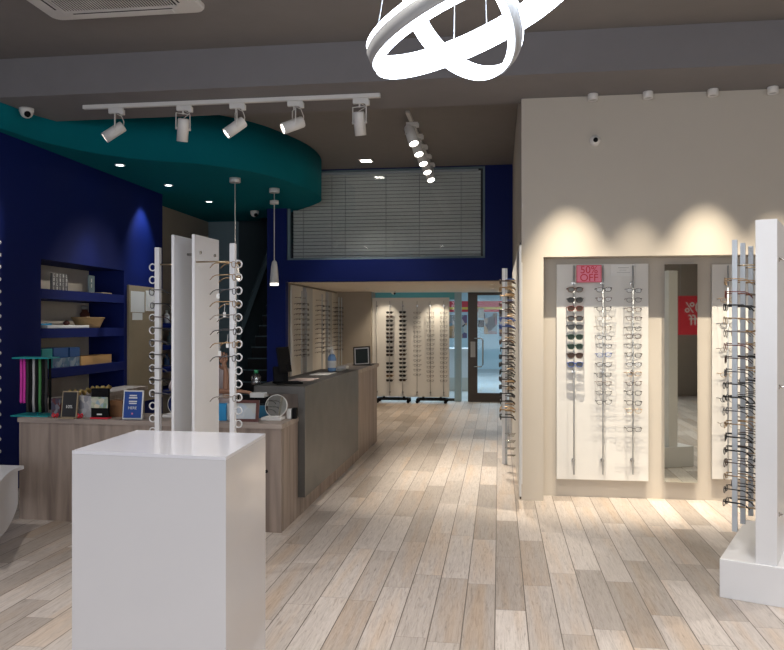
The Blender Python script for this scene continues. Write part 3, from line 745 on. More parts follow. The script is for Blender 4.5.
# ================================================================ LIGHT FITTINGS
def cyl_between(q, a, b, r, n=18, r2=None):
    a, b = Vector(a), Vector(b); d = b-a; m4 = Matrix.Translation(a) @ d.to_track_quat('Z', 'Y').to_matrix().to_4x4()
    q.lathe([(r, 0), (r2 or r, d.length)], m4, n)
def spot_light(name, loc, target, power, angle, blend, col=(1, .9, .78), size=.03):
    l = bpy.data.lights.new(name, 'SPOT'); l.energy = power; l.spot_size = math.radians(angle); l.spot_blend = blend; l.color = col; l.shadow_soft_size = size
    o = bpy.data.objects.new(name, l); C.objects.link(o); o.location = loc
    o.rotation_euler = (Vector(target)-Vector(loc)).to_track_quat('-Z', 'Y').to_euler(); return o
def track_spot(base, direction, label, group, r=.048, ln=.195, glow=True, stem=.125):
    base = Vector(base); d = Vector(direction).normalized()
    t = thing('track_spotlight', label, 'spotlight', base, 0, group)
    q = MB().m(M['plastic']); q.box((-.055, -.016, -.045), (.075, .016, 0), bev=.003); q.box((.05, -.02, -.06), (.085, .02, -.015), bev=.004); q.build('track_adapter', t)
    c = Vector((0, 0, -.045-stem-.03))
    side = d.cross(Vector((0, 0, 1))).normalized() if abs(d.z) < .99 else Vector((1, 0, 0))
    q = MB().m(M['plastic'])
    q.tube([Vector((0, 0, -.04)), Vector((0, 0, -.075)), ], .008, 8)
    for s in (-1, 1): q.tube([Vector((0, 0, -.07)), side*s*(r+.012)+Vector((0, 0, -.07)), c+side*s*(r+.012)], .005, 6)
    q.build('yoke', t)
    a, b = c-d*ln*.45, c+d*ln*.55
    q = MB().m(M['plastic']); m4 = Matrix.Translation(a) @ (b-a).to_track_quat('Z', 'Y').to_matrix().to_4x4(); L_ = (b-a).length
    q.lathe([(r*.6, 0), (r*.92, .003), (r, .012), (r, L_), (r*.86, L_), (r*.82, L_-.012), (.001, L_-.014)], m4, 22, cap=False)
    q.m(M['plastic']); 
    for s in (-1, 1): q.lathe([(.012, 0), (.012, .012)], Matrix.Translation(c+side*s*(r+.004)) @ (side*s).to_track_quat('Z', 'Y').to_matrix().to_4x4(), 12)
    hd_ = q.build('lamp_head', t)
    q = MB().m(M['e_spot']); q.lathe([(.001, L_-.010), (r*.8, L_-.008)], m4, 20, cap=False); q.build('lamp_lens', hd_)
    q = MB().m(M['plastic']); q.tube([Vector((.02, 0, -.05)), Vector((.06, .0, -.07)), c-d*ln*.3+Vector((.03, 0, .05)), a], .0035, 5); q.build('cable', t)
    return base+c+d*(ln*.6+.02)
# track 1 under the beam
TY = 6.42; TZ = 3.415
ta, tb = at_h(83, 107.5, TZ-.02), at_h(380.5, 96, TZ-.02)
TY = (ta.y+tb.y)/2
tr = tag(bx('light_track', (ta.x, TY-.02, TZ-.035), (tb.x, TY+.02, TZ-.0005), M['plastic'], bev=.003), 'long white light track carrying five spotlights under the beam', 'light track')
spots1 = [(115, (-.75, -.35, -.62), 'leftmost of five spotlights on the long track, angled left'), (183, (-.15, .2, -.9), 'second spotlight from the left on the long track, turned away'),
          (236, (-.7, -.35, -.62), 'third spotlight on the long track, angled left with lit lens'), (294, (-.85, -.45, -.42), 'fourth spotlight on the long track, tilted flattest toward the left'),
          (359.5, (.05, .25, -.95), 'rightmost spotlight on the long track, pointing straight down')]
tips1 = []
for px_, d, l in spots1:
    X = at_y(px_, 100, TY).x
    tips1.append((track_spot((X, TY, TZ-.036), d, l, 'spotlights on the long track under the beam'), Vector(d).normalized()))
# track 2 on the rear ceiling, running away
p0, p1 = at_h(408, 113, CH-.03), at_h(430, 166, CH-.03)
X2 = (p0.x+p1.x)/2
tag(bx('light_track', (X2-.02, p0.y, CH-.035), (X2+.02, p1.y-.1, CH-.0005), M['plastic'], bev=.003), 'short white light track running away on the rear ceiling', 'light track')
tips2 = []
for k in range(5):
    Y = p0.y+.35+k*(p1.y-p0.y-.6)/4
    tips2.append(track_spot((X2, Y, CH-.036), (.28, -.38, -.88), ['nearest spotlight on the short rear ceiling track', 'second spotlight on the short rear ceiling track', 'middle spotlight on the short rear ceiling track', 'fourth spotlight on the short rear ceiling track', 'farthest spotlight on the short rear ceiling track'][k], 'spotlights on the rear ceiling track', r=.058, ln=.24, stem=.06))
# wall washers at the top of the right wall
for k, (px_, py_) in enumerate(((593, 99), (648, 98.5), (713, 97.5), (773, 96))):
    p = at_y(px_, py_, WY-.06)
    t = thing('wall_washer', ['first from the left', 'second from the left', 'third from the left', 'rightmost'][k]+' of the small white cylinder lamps above the display wall', 'ceiling lamp', (p.x, WY-.06, 3.414), 0, 'cylinder lamps above the display wall')
    q = MB().m(M['plastic']); q.lathe([(.04, 0), (.042, -.005), (.042, -.055), (.036, -.055), (.034, -.045), (.001, -.045)], None, 20, cap=False); q.build('lamp_body', t)
    q = MB().m(M['greyplastic']); q.lathe([(.034, -.0455), (.001, -.0455)], None, 16, cap=False); q.build('lamp_lens', t)
# downlights
def downlight(p, r, m_, label, group, cat='downlight', sq=False):
    t = thing('recessed_downlight', label, cat, p, 0, group)
    if sq:
        q = MB().m(M['plastic']); q.box((-r, -r, -.008), (r, r, -.0005)); q.build('trim_plate', t); bx('lamp_lens', (-r*.7, -r*.7, -.012), (r*.7, r*.7, -.0085), m_, t)
    else:
        q = MB().m(M['plastic']); q.lathe([(r, -.0005), (r, -.006), (r*.75, -.008), (r*.72, -.003)], None, 22, cap=False); q.build('trim_ring', t)
        q = MB().m(m_); q.lathe([(r*.73, -.004), (.001, -.004)], None, 22, cap=False); q.build('lamp_lens', t)
dls = []
for k, (a, b) in enumerate(((120, 164.8), (168.5, 185), (209, 201.4))):
    p = at_h(a, b, SH); dls.append(p); downlight(p, .055, M['e_down'], ['nearest lit downlight in the teal soffit', 'middle lit downlight in the teal soffit', 'farthest lit downlight in the teal soffit'][k], 'downlights in the teal soffit')
p = at_h(366, 160.5, CH); sqp = p; downlight(p, .095, M['e_spot'], 'square recessed lamp in the dark rear ceiling', '', sq=True)
pls = []
for k, (a, b) in enumerate(((367.5, 288.5), (383, 290.5), (398, 284.5), (430, 288.5), (421, 284.2), (492, 284.5), (493, 288.5))):
    p = at_h(a, b, LC); p.y = min(max(p.y, BY+.3), RY-.4); pls.append(p)
    downlight(p, .035, M['e_warm'], f'small warm downlight in the low passage ceiling, {("far left by the pier", "far, above the mobile board", "near, left of centre", "far centre, over the sunglasses", "near centre of the passage", "nearer one by the right wall", "farther one by the right wall")[k]}', 'downlights in the passage ceiling')
# pendants
for k, (cx_, cy_, ly0, ly1, lab) in enumerate(((235, 178, 262, 281, 'slim white pendant lamp hanging behind the right display rod'), (274.3, 188.5, 262, 285.5, 'slim white bell pendant lamp in front of the blue column'))):
    p = at_h(cx_, cy_, SH)
    dist = F*(SH-H)/(HY-cy_)
    zt, zb = H+(HY-ly0)*dist/F, H+(HY-ly1)*dist/F
    t = thing('pendant_lamp', lab, 'pendant lamp', p)
    q = MB().m(M['plastic']); q.lathe([(.065, -.0005), (.065, -.05), (.06, -.055)], None, 20); q.build('canopy', t)
    if k == 1: q = MB().m(M['plastic']); q.lathe([(.055, -.15), (.055, -.195)], None, 20); q.build('cord_weight', t)
    q = MB().m(M['plastic']); q.tube([(0, 0, -.05), (0, 0, zt-SH)], .005 if k == 0 else .006, 6); q.build('cord', t)
    q = MB().m(M['plastic']); q.lathe([(.012, zt-SH+.02), (.03, zt-SH), (.042, zt-SH-.06), (.055, zb-SH+.05), (.055, zb-SH+.03)], None, 20, cap=False); sd_ = q.build('lamp_shade', t)
    q = MB().m(M['e_pend']); q.lathe([(.053, zb-SH+.03), (.053, zb-SH), (.001, zb-SH)], None, 20, cap=False); q.build('diffuser', t)
q = MB().m(M['plastic'])
p = at_h(274.3, 193, SH); 
# security cameras
def dome(p, axis, label, r=.055):
    t = thing('security_camera', label, 'security camera', p)
    m4 = Matrix.Translation((0, 0, 0)) @ Vector(axis).to_track_quat('Z', 'Y').to_matrix().to_4x4()
    q = MB().m(M['plastic']); q.lathe([(r, 0), (r, r*.45), (r*.95, r*.5)], m4, 22); q.build('base', t)
    q = MB().m(M['plastic']); q.lathe([(r*.95, r*.45)]+[(r*.92*math.cos(a), r*.5+r*.9*math.sin(a)) for a in (.2, .5, .8, 1.1, 1.4, 1.56)], m4, 22); b_ = q.build('dome', t)
    fd = (Vector(axis)*.5+Vector((.75, -.8, -.2))).normalized() if axis[2] else Vector((-.05, -1, -.1)).normalized()
    q = MB().m(M['black']); m5 = Matrix.Translation(Vector(axis)*r*.5+fd*r*.72) @ fd.to_track_quat('Z', 'Y').to_matrix().to_4x4(); q.lathe([(r*.45, 0), (r*.42, r*.3), (.001, r*.34)], m5, 16); q.build('lens', b_)
dome(at_h(26.5, 108.5, 3.415), (0, 0, -1), 'white dome camera under the beam at the left', .062)
dome(at_h(254.5, 211, SH), (0, 0, -1), 'white dome camera on the far teal soffit', .065)
dome(at_y(595, 141, WY), (0, -1, 0), 'small white dome camera high on the cream wall', .045)
dome(at_h(393.5, 292.8, LC) if False else Vector((at_y(393.5, 294, 14.4).x, 14.4, LC)), (0, 0, -1), 'tiny dome camera over the mobile eyewear board', .045)

# AC cassette
A1, A2 = at_h(56, 20.5, CH-.03), at_h(203, 7, CH-.03)
aw = A2.x-A1.x; ac = thing('ceiling_air_conditioner', 'white square air conditioner cassette with black grille, top left ceiling', 'air conditioner', (A1.x+aw/2, A1.y-aw/2, CH))
h_ = aw/2
def rrect(h, r, n=5):
    o = []
    for cx_, cy_, a0 in ((h-r, h-r, 0), (-h+r, h-r, PI/2), (-h+r, -h+r, PI), (h-r, -h+r, 1.5*PI)):
        for i in range(n+1):
            a = a0+i*PI/2/n; o.append((cx_+r*math.cos(a), cy_+r*math.sin(a)))
    return o
q = MB().m(M['plastic'])
oA, oB, oC = rrect(h_, .07), rrect(h_*.74, .03), rrect(h_*.985, .07)
n_ = len(oA)
rg = [[q.bm.verts.new((x, y, z)) for x, y in o] for o, z in ((oA, -.0005), (oA, -.02), (oC, -.035), (oB, -.045), (oB, -.03))]
for a, b in zip(rg, rg[1:]):
    for i in range(n_): q._f([a[i], a[(i+1) % n_], b[(i+1) % n_], b[i]])
q.build('fascia', ac)
for k in range(4):
    xf = Matrix.Rotation(k*PI/2, 4, 'Z'); q = MB().m(M['plastic']); q.box((-h_*.62, h_*.80, -.046), (h_*.62, h_*.93, -.036), xf, .003); q.build('louvre_flap', ac)
    q = MB().m(M['dark']); q.box((-h_*.64, h_*.775, -.0455), (h_*.64, h_*.795, -.040), xf); q.build('louvre_slot', ac)
bx('grille_back', (-h_*.73, -h_*.73, -.034), (h_*.73, h_*.73, -.031), M['dark'], ac)
q = MB().m(M['plastic'])
for i in range(-20, 21):
    y = i*h_*.72/20.5; q.box((-h_*.73, y-.0028, -.046), (h_*.73, y+.0028, -.040), Matrix.Rotation(PI/2, 4, 'Z'))
for y in (-h_*.36, 0, h_*.36): q.box((-h_*.73, y-.005, -.047), (h_*.73, y+.005, -.038))

tag(q.build('grille', ac))

# chandelier: two tilted ring lamps
def cam_vec(x, y, z): # camera-right, up, forward -> room
    return Vector((x*CT-z*ST, z*CT+x*ST, y))
CZ = 3.1
def ring_lamp(name, label, cpx, a_px, ang_deg, ratio, bw, wires, sgn=1):
    c = H*Vector((0, 0, 1)) + ray(*cpx)*CZ
    Rr = a_px/F*CZ
    view = ray(*cpx).normalized()
    right = cam_vec(1, 0, 0); upv = right.cross(view).normalized(); right = view.cross(upv).normalized()
    an = math.radians(ang_deg)
    maj = (right*math.cos(an)+upv*math.sin(an)).normalized()
    perp = (upv*math.cos(an)-right*math.sin(an)).normalized()
    incl = math.asin(ratio)
    mnr = (perp*math.sin(incl)+view*sgn*math.cos(incl)).normalized()   # in-plane second axis
    nrm = maj.cross(mnr).normalized()
    if nrm.z < 0: nrm = -nrm
    t = thing(name, label, 'chandelier', c)
    N = 72
    def shell(q, r0, r1, h0, h1):
        rs_ = []
        for i in range(N):
            a = 2*PI*i/N; u = maj*math.cos(a)+mnr*math.sin(a)
            rs_.append([q.bm.verts.new(u*r0+nrm*h0), q.bm.verts.new(u*r1+nrm*h0), q.bm.verts.new(u*r1+nrm*h1), q.bm.verts.new(u*r0+nrm*h1)])
        for i in range(N):
            A, B = rs_[i], rs_[(i+1) % N]
            for j in range(4): q._f([A[j], A[(j+1) % 4], B[(j+1) % 4], B[j]], True)
    q = MB().m(M['e_ring']); shell(q, Rr-.012, Rr+.004, -bw/2, bw/2); q.build('diffuser', t)
    q = MB().m(M['greyplastic']); shell(q, Rr+.0045, Rr+.012, -bw*.28, bw*.28); q.build('ring_body', t)
    for w_ in wires:
        a = math.radians(w_); u = (maj*math.cos(a)+mnr*math.sin(a))*Rr
        q = MB().m(M['alu']); q.tube([u, Vector((u.x*.5, u.y*.5, CH-c.z-.03))], .0022, 5); q.build('suspension_wire', t)
    return c, t
c1_, r1_ = ring_lamp('ring_chandelier', 'large tilted glowing ring lamp, the lower left of the pair', (470, 17), 106, 25, .26, .10, (20, 170, 275), -1)
c2_, r2_ = ring_lamp('ring_chandelier', 'smaller glowing ring lamp crossing inside the large ring', (461, 14), 68, -50, .62, .08, (80, 190, 300), -1)
q = MB().m(M['plastic']); q.lathe([(.14, CH-.0005), (.14, CH-.035), (.13, CH-.04)], None, 30)
tag(q.build('chandelier_canopy', loc=(c1_.x, c1_.y, 0)), 'round white ceiling canopy of the ring lamps', 'ceiling canopy')

# ================================================================ SMALL ITEMS
# white bench in the lower left
pe = [(24, 465.5), (14, 469), (6, 475), (0, 482), (-10, 494)]
ep = [at_h(a, b, .49) for a, b in pe]
bo = Vector((ep[0].x-.35, (ep[0].y+ep[-1].y)/2, 0))
bn = thing('bench', 'white bench with curved edge at the lower left', 'bench', bo)
e2 = catmull([(p.x-bo.x, p.y-bo.y) for p in ep], 4)
poly = e2 + [(-.6, e2[-1][1]), (-.6, e2[0][1]), ]
q = MB().m(M['white']); q.prism(poly, .465, .49); q.build('seat', bn)
e3 = [(x-.04, y-.01) for x, y in e2]
q = MB().m(M['white'])
n_ = len(e3)
for i in range(n_-1):
    t0, t1 = i/(n_-1), (i+1)/(n_-1)
    zb0, zb1 = .22-.0*t0-.17*math.sin(min(1, t0*3)*PI/2)*.9, .22-.17*math.sin(min(1, t1*3)*PI/2)*.9
    a, b = e3[i], e3[i+1]
    q.poly([(a[0], a[1], zb0), (b[0], b[1], zb1), (b[0], b[1], .464), (a[0], a[1], .464)])
    q.poly([(a[0]-.02, a[1], zb0), (b[0]-.02, b[1], zb1), (b[0]-.02, b[1], .464), (a[0]-.02, a[1], .464)])
    q.poly([(a[0], a[1], zb0), (b[0], b[1], zb1), (b[0]-.02, b[1], zb1), (a[0]-.02, a[1], zb0)])
a = e3[0]; q.box((-.58, a[1]-.02, .22), (a[0], a[1], .464)); q.build('apron', bn)
for (x, y) in ((-.5, e2[0][1]-.3), (-.5, e2[-1][1]+.1)): bx('leg', (x, y, 0), (x+.06, y+.06, .464), M['white'], bn)

def on(px, h): # helper: point on desk top by pixel (contact) 
    return at_h(px[0], px[1], h)
def box_item(name, label, cat, a, b, c, d, z, depth, m_, parts=None, group=None, rz=None):
    """upright box whose visible front spans pixels (a..c, b..d), standing on height z"""
    P0, P1 = at_h(a, d, z), at_h(c, d, z); dd = F*(H-z)/(d-HY); hh_ = (d-b)*dd/F
    ctr = (P0+P1)/2; wv = P1-P0; r_ = math.atan2(wv.y, wv.x) if rz is None else rz
    t = thing(name, label, cat, (ctr.x, ctr.y, z), r_, group); w_ = wv.length/2
    if m_: bx('body', (-w_, 0, 0), (w_, depth, hh_), m_, t, min(.003, depth*.2))
    return t, w_, hh_
# --- desk, left group
DT = DZ
DYm = DY0+.25
def desk_item(a, b, c, d, Y=None):
    Y = Y or DYm
    P0, P1 = at_y(a, d, Y), at_y(c, d, Y); s_ = (P1.x-P0.x)/(c-a)
    return (P0.x+P1.x)/2, (P1.x-P0.x)/2, Y, (d-b)*s_*1.0
X_, w_, Y_, h2 = desk_item(24, 355, 51, 409)
pk = thing('spectacle_cord_stand', 'teal-topped stand of hanging spectacle cords, magenta and black', 'display rack', (X_, Y_-.05, DT))
bx('base_plate', (-w_-.05, -.05, 0), (w_+.03, .16, .008), M['tealacr'], pk); bx('top_plate', (-w_-.05, -.03, h2-.01), (w_+.02, .14, h2), M['tealacr'], pk)
q = MB().m(M['tealacr']); q.tube([(0, .05, 0), (0, .05, h2)], .008, 8); q.build('post', pk)
cm = ['magenta', 'magenta', 'dark', 'black', 'greyplastic', 'black', 'green', 'black', 'dark']
for i in range(9):
    x = -w_+.01+i*(2*w_-.02)/8; q = MB().m(M[cm[i]])
    q.tube([(x, 0, h2-.01), (x+.004, -.004, h2*.6), (x-.002, .0, h2*.25), (x+.003, .0, .03 if i > 1 else h2*.22)], .011, 6); q.build('cord', pk)
for i in range(5):
    x = -w_+.05+i*.035; q = MB().m(M['black' if i else 'magenta']); q.tube([(x, .1, h2-.01), (x, .1, .04)], .010, 6); q.build('cord', pk)
def sign(name, label, a, b, c, d, frame_m, face_m, lines, Y=None, base=None):
    X_, w_, Y_, h2 = desk_item(a, b, c, d, Y)
    t = thing(name, label, 'sign', (X_, Y_, DT))
    xf = Matrix.Rotation(math.radians(-8), 4, 'X')
    q = MB().m(frame_m); q.box((-w_, 0, 0), (w_, .012, h2), xf, .002); q.build('sign_frame', t)
    q = MB().m(face_m); q.box((-w_+.010, -.003, .012), (w_-.010, -.0005, h2-.010), xf); f = q.build('sign_face', t)
    for (s_, sz, zz_, m_) in lines:
        if not isinstance(s_, str): q = MB().m(m_); q.box((-s_/2, -.0045, h2*zz_-sz/2), (s_/2, -.0032, h2*zz_+sz/2), xf); q.build('print_line', t); continue
        o = text('lettering', s_, sz, m_, t, xf @ Vector((0, -.005, h2*zz_)), (PI/2-math.radians(8), 0, 0))
    if base: bx('base_plate', (-w_, -.04, 0), (w_, .06, .006), base, t)
    return t
W_, PK = M['paper'], M['pink']
sign('counter_sign', 'small black sign reading 10% in a tan frame on the desk', 60.5, 386.5, 76.5, 412, M['cork'], M['dark'], [('10%', .034, .42, W_)], DY0+.10, M['cork'])
sign('counter_sign', 'blue sign with white lines of text in a white frame on the desk', 122, 382, 142, 409.5, M['paper'], mat('blue_print', (.02, .07, .30), .4), [(.058, .010, .82, W_), (.066, .010, .74, W_), (.064, .009, .62, W_), (.060, .009, .55, W_), ('HERE', .030, .39, W_), (.012, .012, .2, PK)], DY0+.10, M['acrylic'])
X_, w_, Y_, h2 = desk_item(91, 384, 108, 412.5, DY0+.10)
ch = thing('leaflet_holder', 'black leaflet holder with a pale picture card on the desk', 'leaflet holder', (X_, Y_, DT))
bx('holder', (-w_, 0, .012), (w_, .03, h2), M['black'], ch, .002); bx('base_strip', (-w_-.003, -.01, 0), (w_+.003, .05, .012), M['red'], ch)
bx('picture_card', (-w_+.002, -.004, h2*.36), (w_+.0, -.001, h2*.72), picmat('leaflet_picture', 30, [(.5, .5, .4), (.2, .3, .2), (.6, .55, .4), (.3, .4, .45)]), ch)
bx('print_line', (-.02, -.002, .03), (.02, -.0003, .04), W_, ch)
def item(name, label, cat, a, b, c, d, Y, m_, dep=.08, z=DT, rz=0, group=None):
    P0, P1 = at_y(a, d, Y), at_y(c, d, Y); s_ = (P1.x-P0.x)/(c-a)
    t = bx(name, (-(P1.x-P0.x)/2, 0, 0), ((P1.x-P0.x)/2, dep, (d-b)*s_), m_, None, .003, loc=((P0.x+P1.x)/2, Y, z), rotz=rz)
    return tag(t, label, cat, group)
o = item('carton', 'brown cardboard carton behind the leaflet holder', 'carton', 107, 390, 122, 405, DY0+.24, mat('brown_carton', (.22, .10, .04), .7), .12)
item('leaflet_stack', 'grey printed leaflet pack between the two black signs', 'leaflets', 77, 389, 91, 409, DY0+.18, picmat('leaflet_print', 26, [(.3, .3, .32), (.4, .4, .42), (.22, .22, .25), (.45, .44, .43)]), .05)
item('leaflet_stack', 'dark printed pack beside the spectacle cord stand', 'leaflets', 51, 391, 60, 408, DY0+.18, picmat('leaflet_print_dark', 30, [(.03, .04, .06), (.2, .2, .22), (.05, .05, .08), (.1, .02, .02)]), .05)
def ribbon(name, label, px, Y):
    p = at_y(px[0], px[1], Y); t = MB().m(M['red'])
    for s in (-1, 1): t.tube([(0, 0, .02), (s*.02, -.004, .035), (s*.026, -.004, .02), (s*.018, -.004, .008), (0, 0, .02)], .006, 6)
    t.tube([(0, 0, .02), (-.012, 0, .0)], .004, 5); t.tube([(0, 0, .02), (.014, 0, .0)], .004, 5)
    return tag(t.build(name, loc=(p.x, Y, DT)), label, 'ribbon')
ribbon('red_bow', 'small red bow left of the 10% sign', (55.5, 407), DY0+.12); ribbon('red_bow', 'small red bow right of the 10% sign', (80, 407), DY0+.12)
# back counter under the shelves + golden garland
wk = thing('wall_counter', 'low dark worktop below the blue wall shelves', 'worktop', (LX+.2, (y0+y1)/2, 0))
bx('worktop', (-.2+.001, -(y1-y0)/2, .74), (.10, (y1-y0)/2, .78), M['oaklt'], wk); bx('body', (-.19, -(y1-y0)/2+.05, 0), (.08, (y1-y0)/2-.05, .74), M['oak'], wk)
ga, gb = at_x(68, 392, LX+.25), at_x(110, 383, LX+.25)
q = MB().m(M['gold']); P_ = []
for i in range(26):
    t = i/25; P_.append(Vector((0, (t-.5)*(gb.y-ga.y), .03+.02*math.sin(i*1.9))))
q.tube(P_, [.016+.008*math.sin(i*2.3) for i in range(26)], 7)
tag(q.build('gold_garland', loc=(LX+.25, (ga.y+gb.y)/2, .80)), 'shiny gold garland lying behind the desk signs', 'garland')
item('file_pile', 'pale pile of papers behind the desk signs', 'papers', 52, 383, 88, 389.5, DY0+.45, M['greyboard'], .1)
# shelf items
def shelf_item(name, label, cat, a, b, c, d, X, m_, z, dep=.05):
    P0, P1 = at_x(a, d, X), at_x(c, d, X); w_ = (P1.y-P0.y)/2; s_ = F/( -X*ST*0 + P0.y*CT - X*ST)
    hh_ = (d-b)/s_
    return (P0.y+P1.y)/2, w_, hh_
Yc, w_, hh_ = shelf_item('', '', '', 52, 270, 68, 288, LX-.15, None, 1.84)
t = thing('letter_block', 'decorative block of pale cut-out marks on the top blue shelf', 'ornament', (LX-.15, Yc, 1.84), PI/2)
q = MB().m(mat('dark_grey_block', (.15, .15, .15), .7)); q.box((-w_, .0, 0), (w_, .02, hh_)); q.build('backing', t)
for i in range(4):
    q = MB().m(W_); zc = hh_*(.87-.245*i); hc = hh_*.095
    for c_ in range(5):
        xc = -w_*.78+c_*w_*.39; v_ = (i*3+c_*2) % 4; q.box((xc-.009, -.003, zc-hc), (xc-.003, 0, zc+hc))
        if v_ != 1: q.box((xc-.003, -.003, zc+hc-.006), (xc+.009, 0, zc+hc))
        if v_ != 2: q.box((xc-.003, -.003, zc-hc), (xc+.009, 0, zc-hc+.006))
        if v_ > 1: q.box((xc+.004, -.003, zc-hc+.006), (xc+.009, 0, zc+hc-.006))
    q.build('cut_out_marks', t)
Yc, w_, hh_ = shelf_item('', '', '', 86.5, 273, 96.5, 291, LX-.12, None, 1.84)
t = thing('card_stand', 'dark card with white marks leaning on the top blue shelf', 'card', (LX-.12, Yc, 1.84), PI/2+.2)
q = MB().m(M['slate']); q.box((-w_, 0, 0), (w_, .008, hh_)); q.build('card', t); q = MB().m(W_); q.box((-.01, -.002, hh_*.62), (.01, -.0003, hh_*.82)); q.box((-.008, -.002, hh_*.32), (.008, -.0003, hh_*.52)); q.build('print_line', t); bx('base', (-w_, -.02, 0), (w_, .03, .01), M['greyplastic'], t)
Yc, w_, hh_ = shelf_item('', '', '', 97, 288, 107, 291, LX-.08, None, 1.84)
tag(bx('leaflet', (-.06, -w_, 0), (.06, w_, .012), M['cork'], loc=(LX-.08, Yc, 1.8405)), 'small tan booklet lying on the top blue shelf', 'booklet')
Yc, w_, hh_ = shelf_item('', '', '', 42, 324, 84, 328, LX-.08, None, 1.457)
tt = thing('white_tray', 'flat white tray along the second blue shelf', 'tray', (LX-.1, Yc, 1.4575))
bx('tray_body', (-.08, -w_, 0), (.08, w_, .03), M['paper'], tt, .004)
q = MB().m(M['cyanbox']); q.box((-.05, -w_+.02, .0), (.0, -w_+.2, .018)); tag(q.build('blue_booklet', loc=(LX-.1, Yc, 1.488)), 'thin blue booklet on the white tray', 'booklet')
q = MB().m(M['redwood']); q.lathe([(.02, 0), (.035, .02), (.02, .04), (.01, .05)], None, 12); tag(q.build('figurine', loc=(LX-.1, Yc+.08, 1.488)), 'small dark ornament on the white tray', 'ornament')
# basket
Pb = at_x(90, 328, LX-.15)
bk = thing('wicker_basket', 'tan wicker basket with flared rim on the second blue shelf', 'basket', (LX-.17, Pb.y, 1.457), PI/2)
q = MB().m(M['wicker'])
def ell(a_, b_, z, n=24): return [(a_*math.cos(2*PI*i/n), b_*math.sin(2*PI*i/n), z) for i in range(n)]
rg = [[q.bm.verts.new(v) for v in ell(a_, b_, z)] for a_, b_, z in ((.19, .09, 0.001), (.21, .10, .03), (.25, .12, .09), (.27, .13, .11), (.255, .12, .115), (.20, .09, .02))]
for A, B in zip(rg, rg[1:]):
    for i in range(24): q._f([A[i], A[(i+1) % 24], B[(i+1) % 24], B[i]], True)
q._f(rg[0][::-1]); q._f(rg[-1]); q.build('basket_body', bk)
q = MB().m(M['wicker']); q.tube(ell(.265, .128, .112), .008, 6, closed=True); q.build('rim', bk)
for k in range(9):
    q = MB().m(M['wicker' if k % 3 else 'redwood']); q.lathe([(.001, 0), (.028, .012), (.035, .03), (.026, .05), (.001, .058)], None, 10)
    tag(q.build('dried_ornament', loc=(LX-.17+R.uniform(-.05, .05), Pb.y-.16+k*.035, 1.50+.02*(k % 2))), 'small brown dried ornament heaped in the wicker basket', 'ornament', 'dried ornaments in the wicker basket')
Pb2 = at_x(91, 320, LX-.3)
jr = thing('glass_jar', 'brown glass jar behind the wicker basket', 'jar', (LX-.36, Pb2.y-.03, 1.457))
q = MB().m(M['redwood']); q.lathe([(.05, 0.001), (.055, .02), (.055, .16), (.035, .19), (.035, .21)], None, 18); q.build('body', jr); q = MB().m(M['greyplastic']); q.lathe([(.04, .21), (.04, .25)], None, 18); q.build('lid', jr)
# shelf 3 boxes
def sbox(a, b, c, d, X, z, m_, label, dep=.15, cat='box', dz=0):
    Yc, w_, hh_ = shelf_item('', '', '', a, b, c, d, X, None, z)
    o = bx('lens_box' if cat == 'box' else cat, (-dep, -w_, 0), (0, w_, hh_), m_, None, .002, loc=(X, Yc, z+dz)); return tag(o, label, cat), hh_
bm_ = picmat('blue_white_box_print', 18, [(.02, .07, .2), (.3, .38, .45), (.04, .12, .3), (.10, .2, .3)])
_, hA = sbox(53, 358, 69.5, 367.5, LX-.06, 1.06, bm_, 'blue and white box, lower left on the third shelf')
sbox(70, 357, 80, 366, LX-.06, 1.06, bm_, 'blue and white box beside the orange carton, lower')
sbox(40, 347, 52.5, 357.5, LX-.06, 1.0602, M['tealacr'], 'teal box at the left end of the third shelf') if False else None
sbox(53.5, 347, 68.5, 357.3, LX-.07, 1.06, M['bluebox'], 'dark blue box stacked upper left on the third shelf', dz=hA+.001)
sbox(70, 347, 80, 356.5, LX-.07, 1.06, M['bluebox'], 'dark blue box stacked above the small printed box', dz=hA+.001)
sbox(42, 348, 52.5, 368, LX-.06, 1.06, M['tealacr'], 'teal box at the left end of the third shelf')
ob, _ = sbox(81.5, 355, 111.5, 364, LX-.04, 1.06, M['cardboard'], 'long orange carton on the third blue shelf', cat='box')
# tan board with notices on the blue wall
ta_, tb_ = at_x(128, 285, LX+.02), at_x(162, 300, LX+.02)
nb_ = thing('notice_board', 'tall tan board with pinned white papers at the blue wall end', 'notice board', (LX+.001, (ta_.y+tb_.y)/2, .55))
hw = (tb_.y-ta_.y)/2-.01
bx('board', (0, -hw, 0), (.03, hw, ta_.z-.55), M['cork'], nb_, .003)
for k, (a, b, c, d) in enumerate(((131, 292, 144.5, 312), (146, 291.5, 157, 311), (132.5, 313, 142.5, 320))):
    P0, P1 = at_x(a, d, LX+.035), at_x(c, b, LX+.035)
    o = bx('pinned_paper', (.0, P0.y, P0.z), (.003, P1.y, P1.z), M['paper'], None, loc=(LX+.0315, 0, 0))
    tag(o, ['larger white notice pinned upper left on the tan board', 'white notice pinned upper right on the tan board', 'small white slip pinned below the larger notice'][k], 'notice')
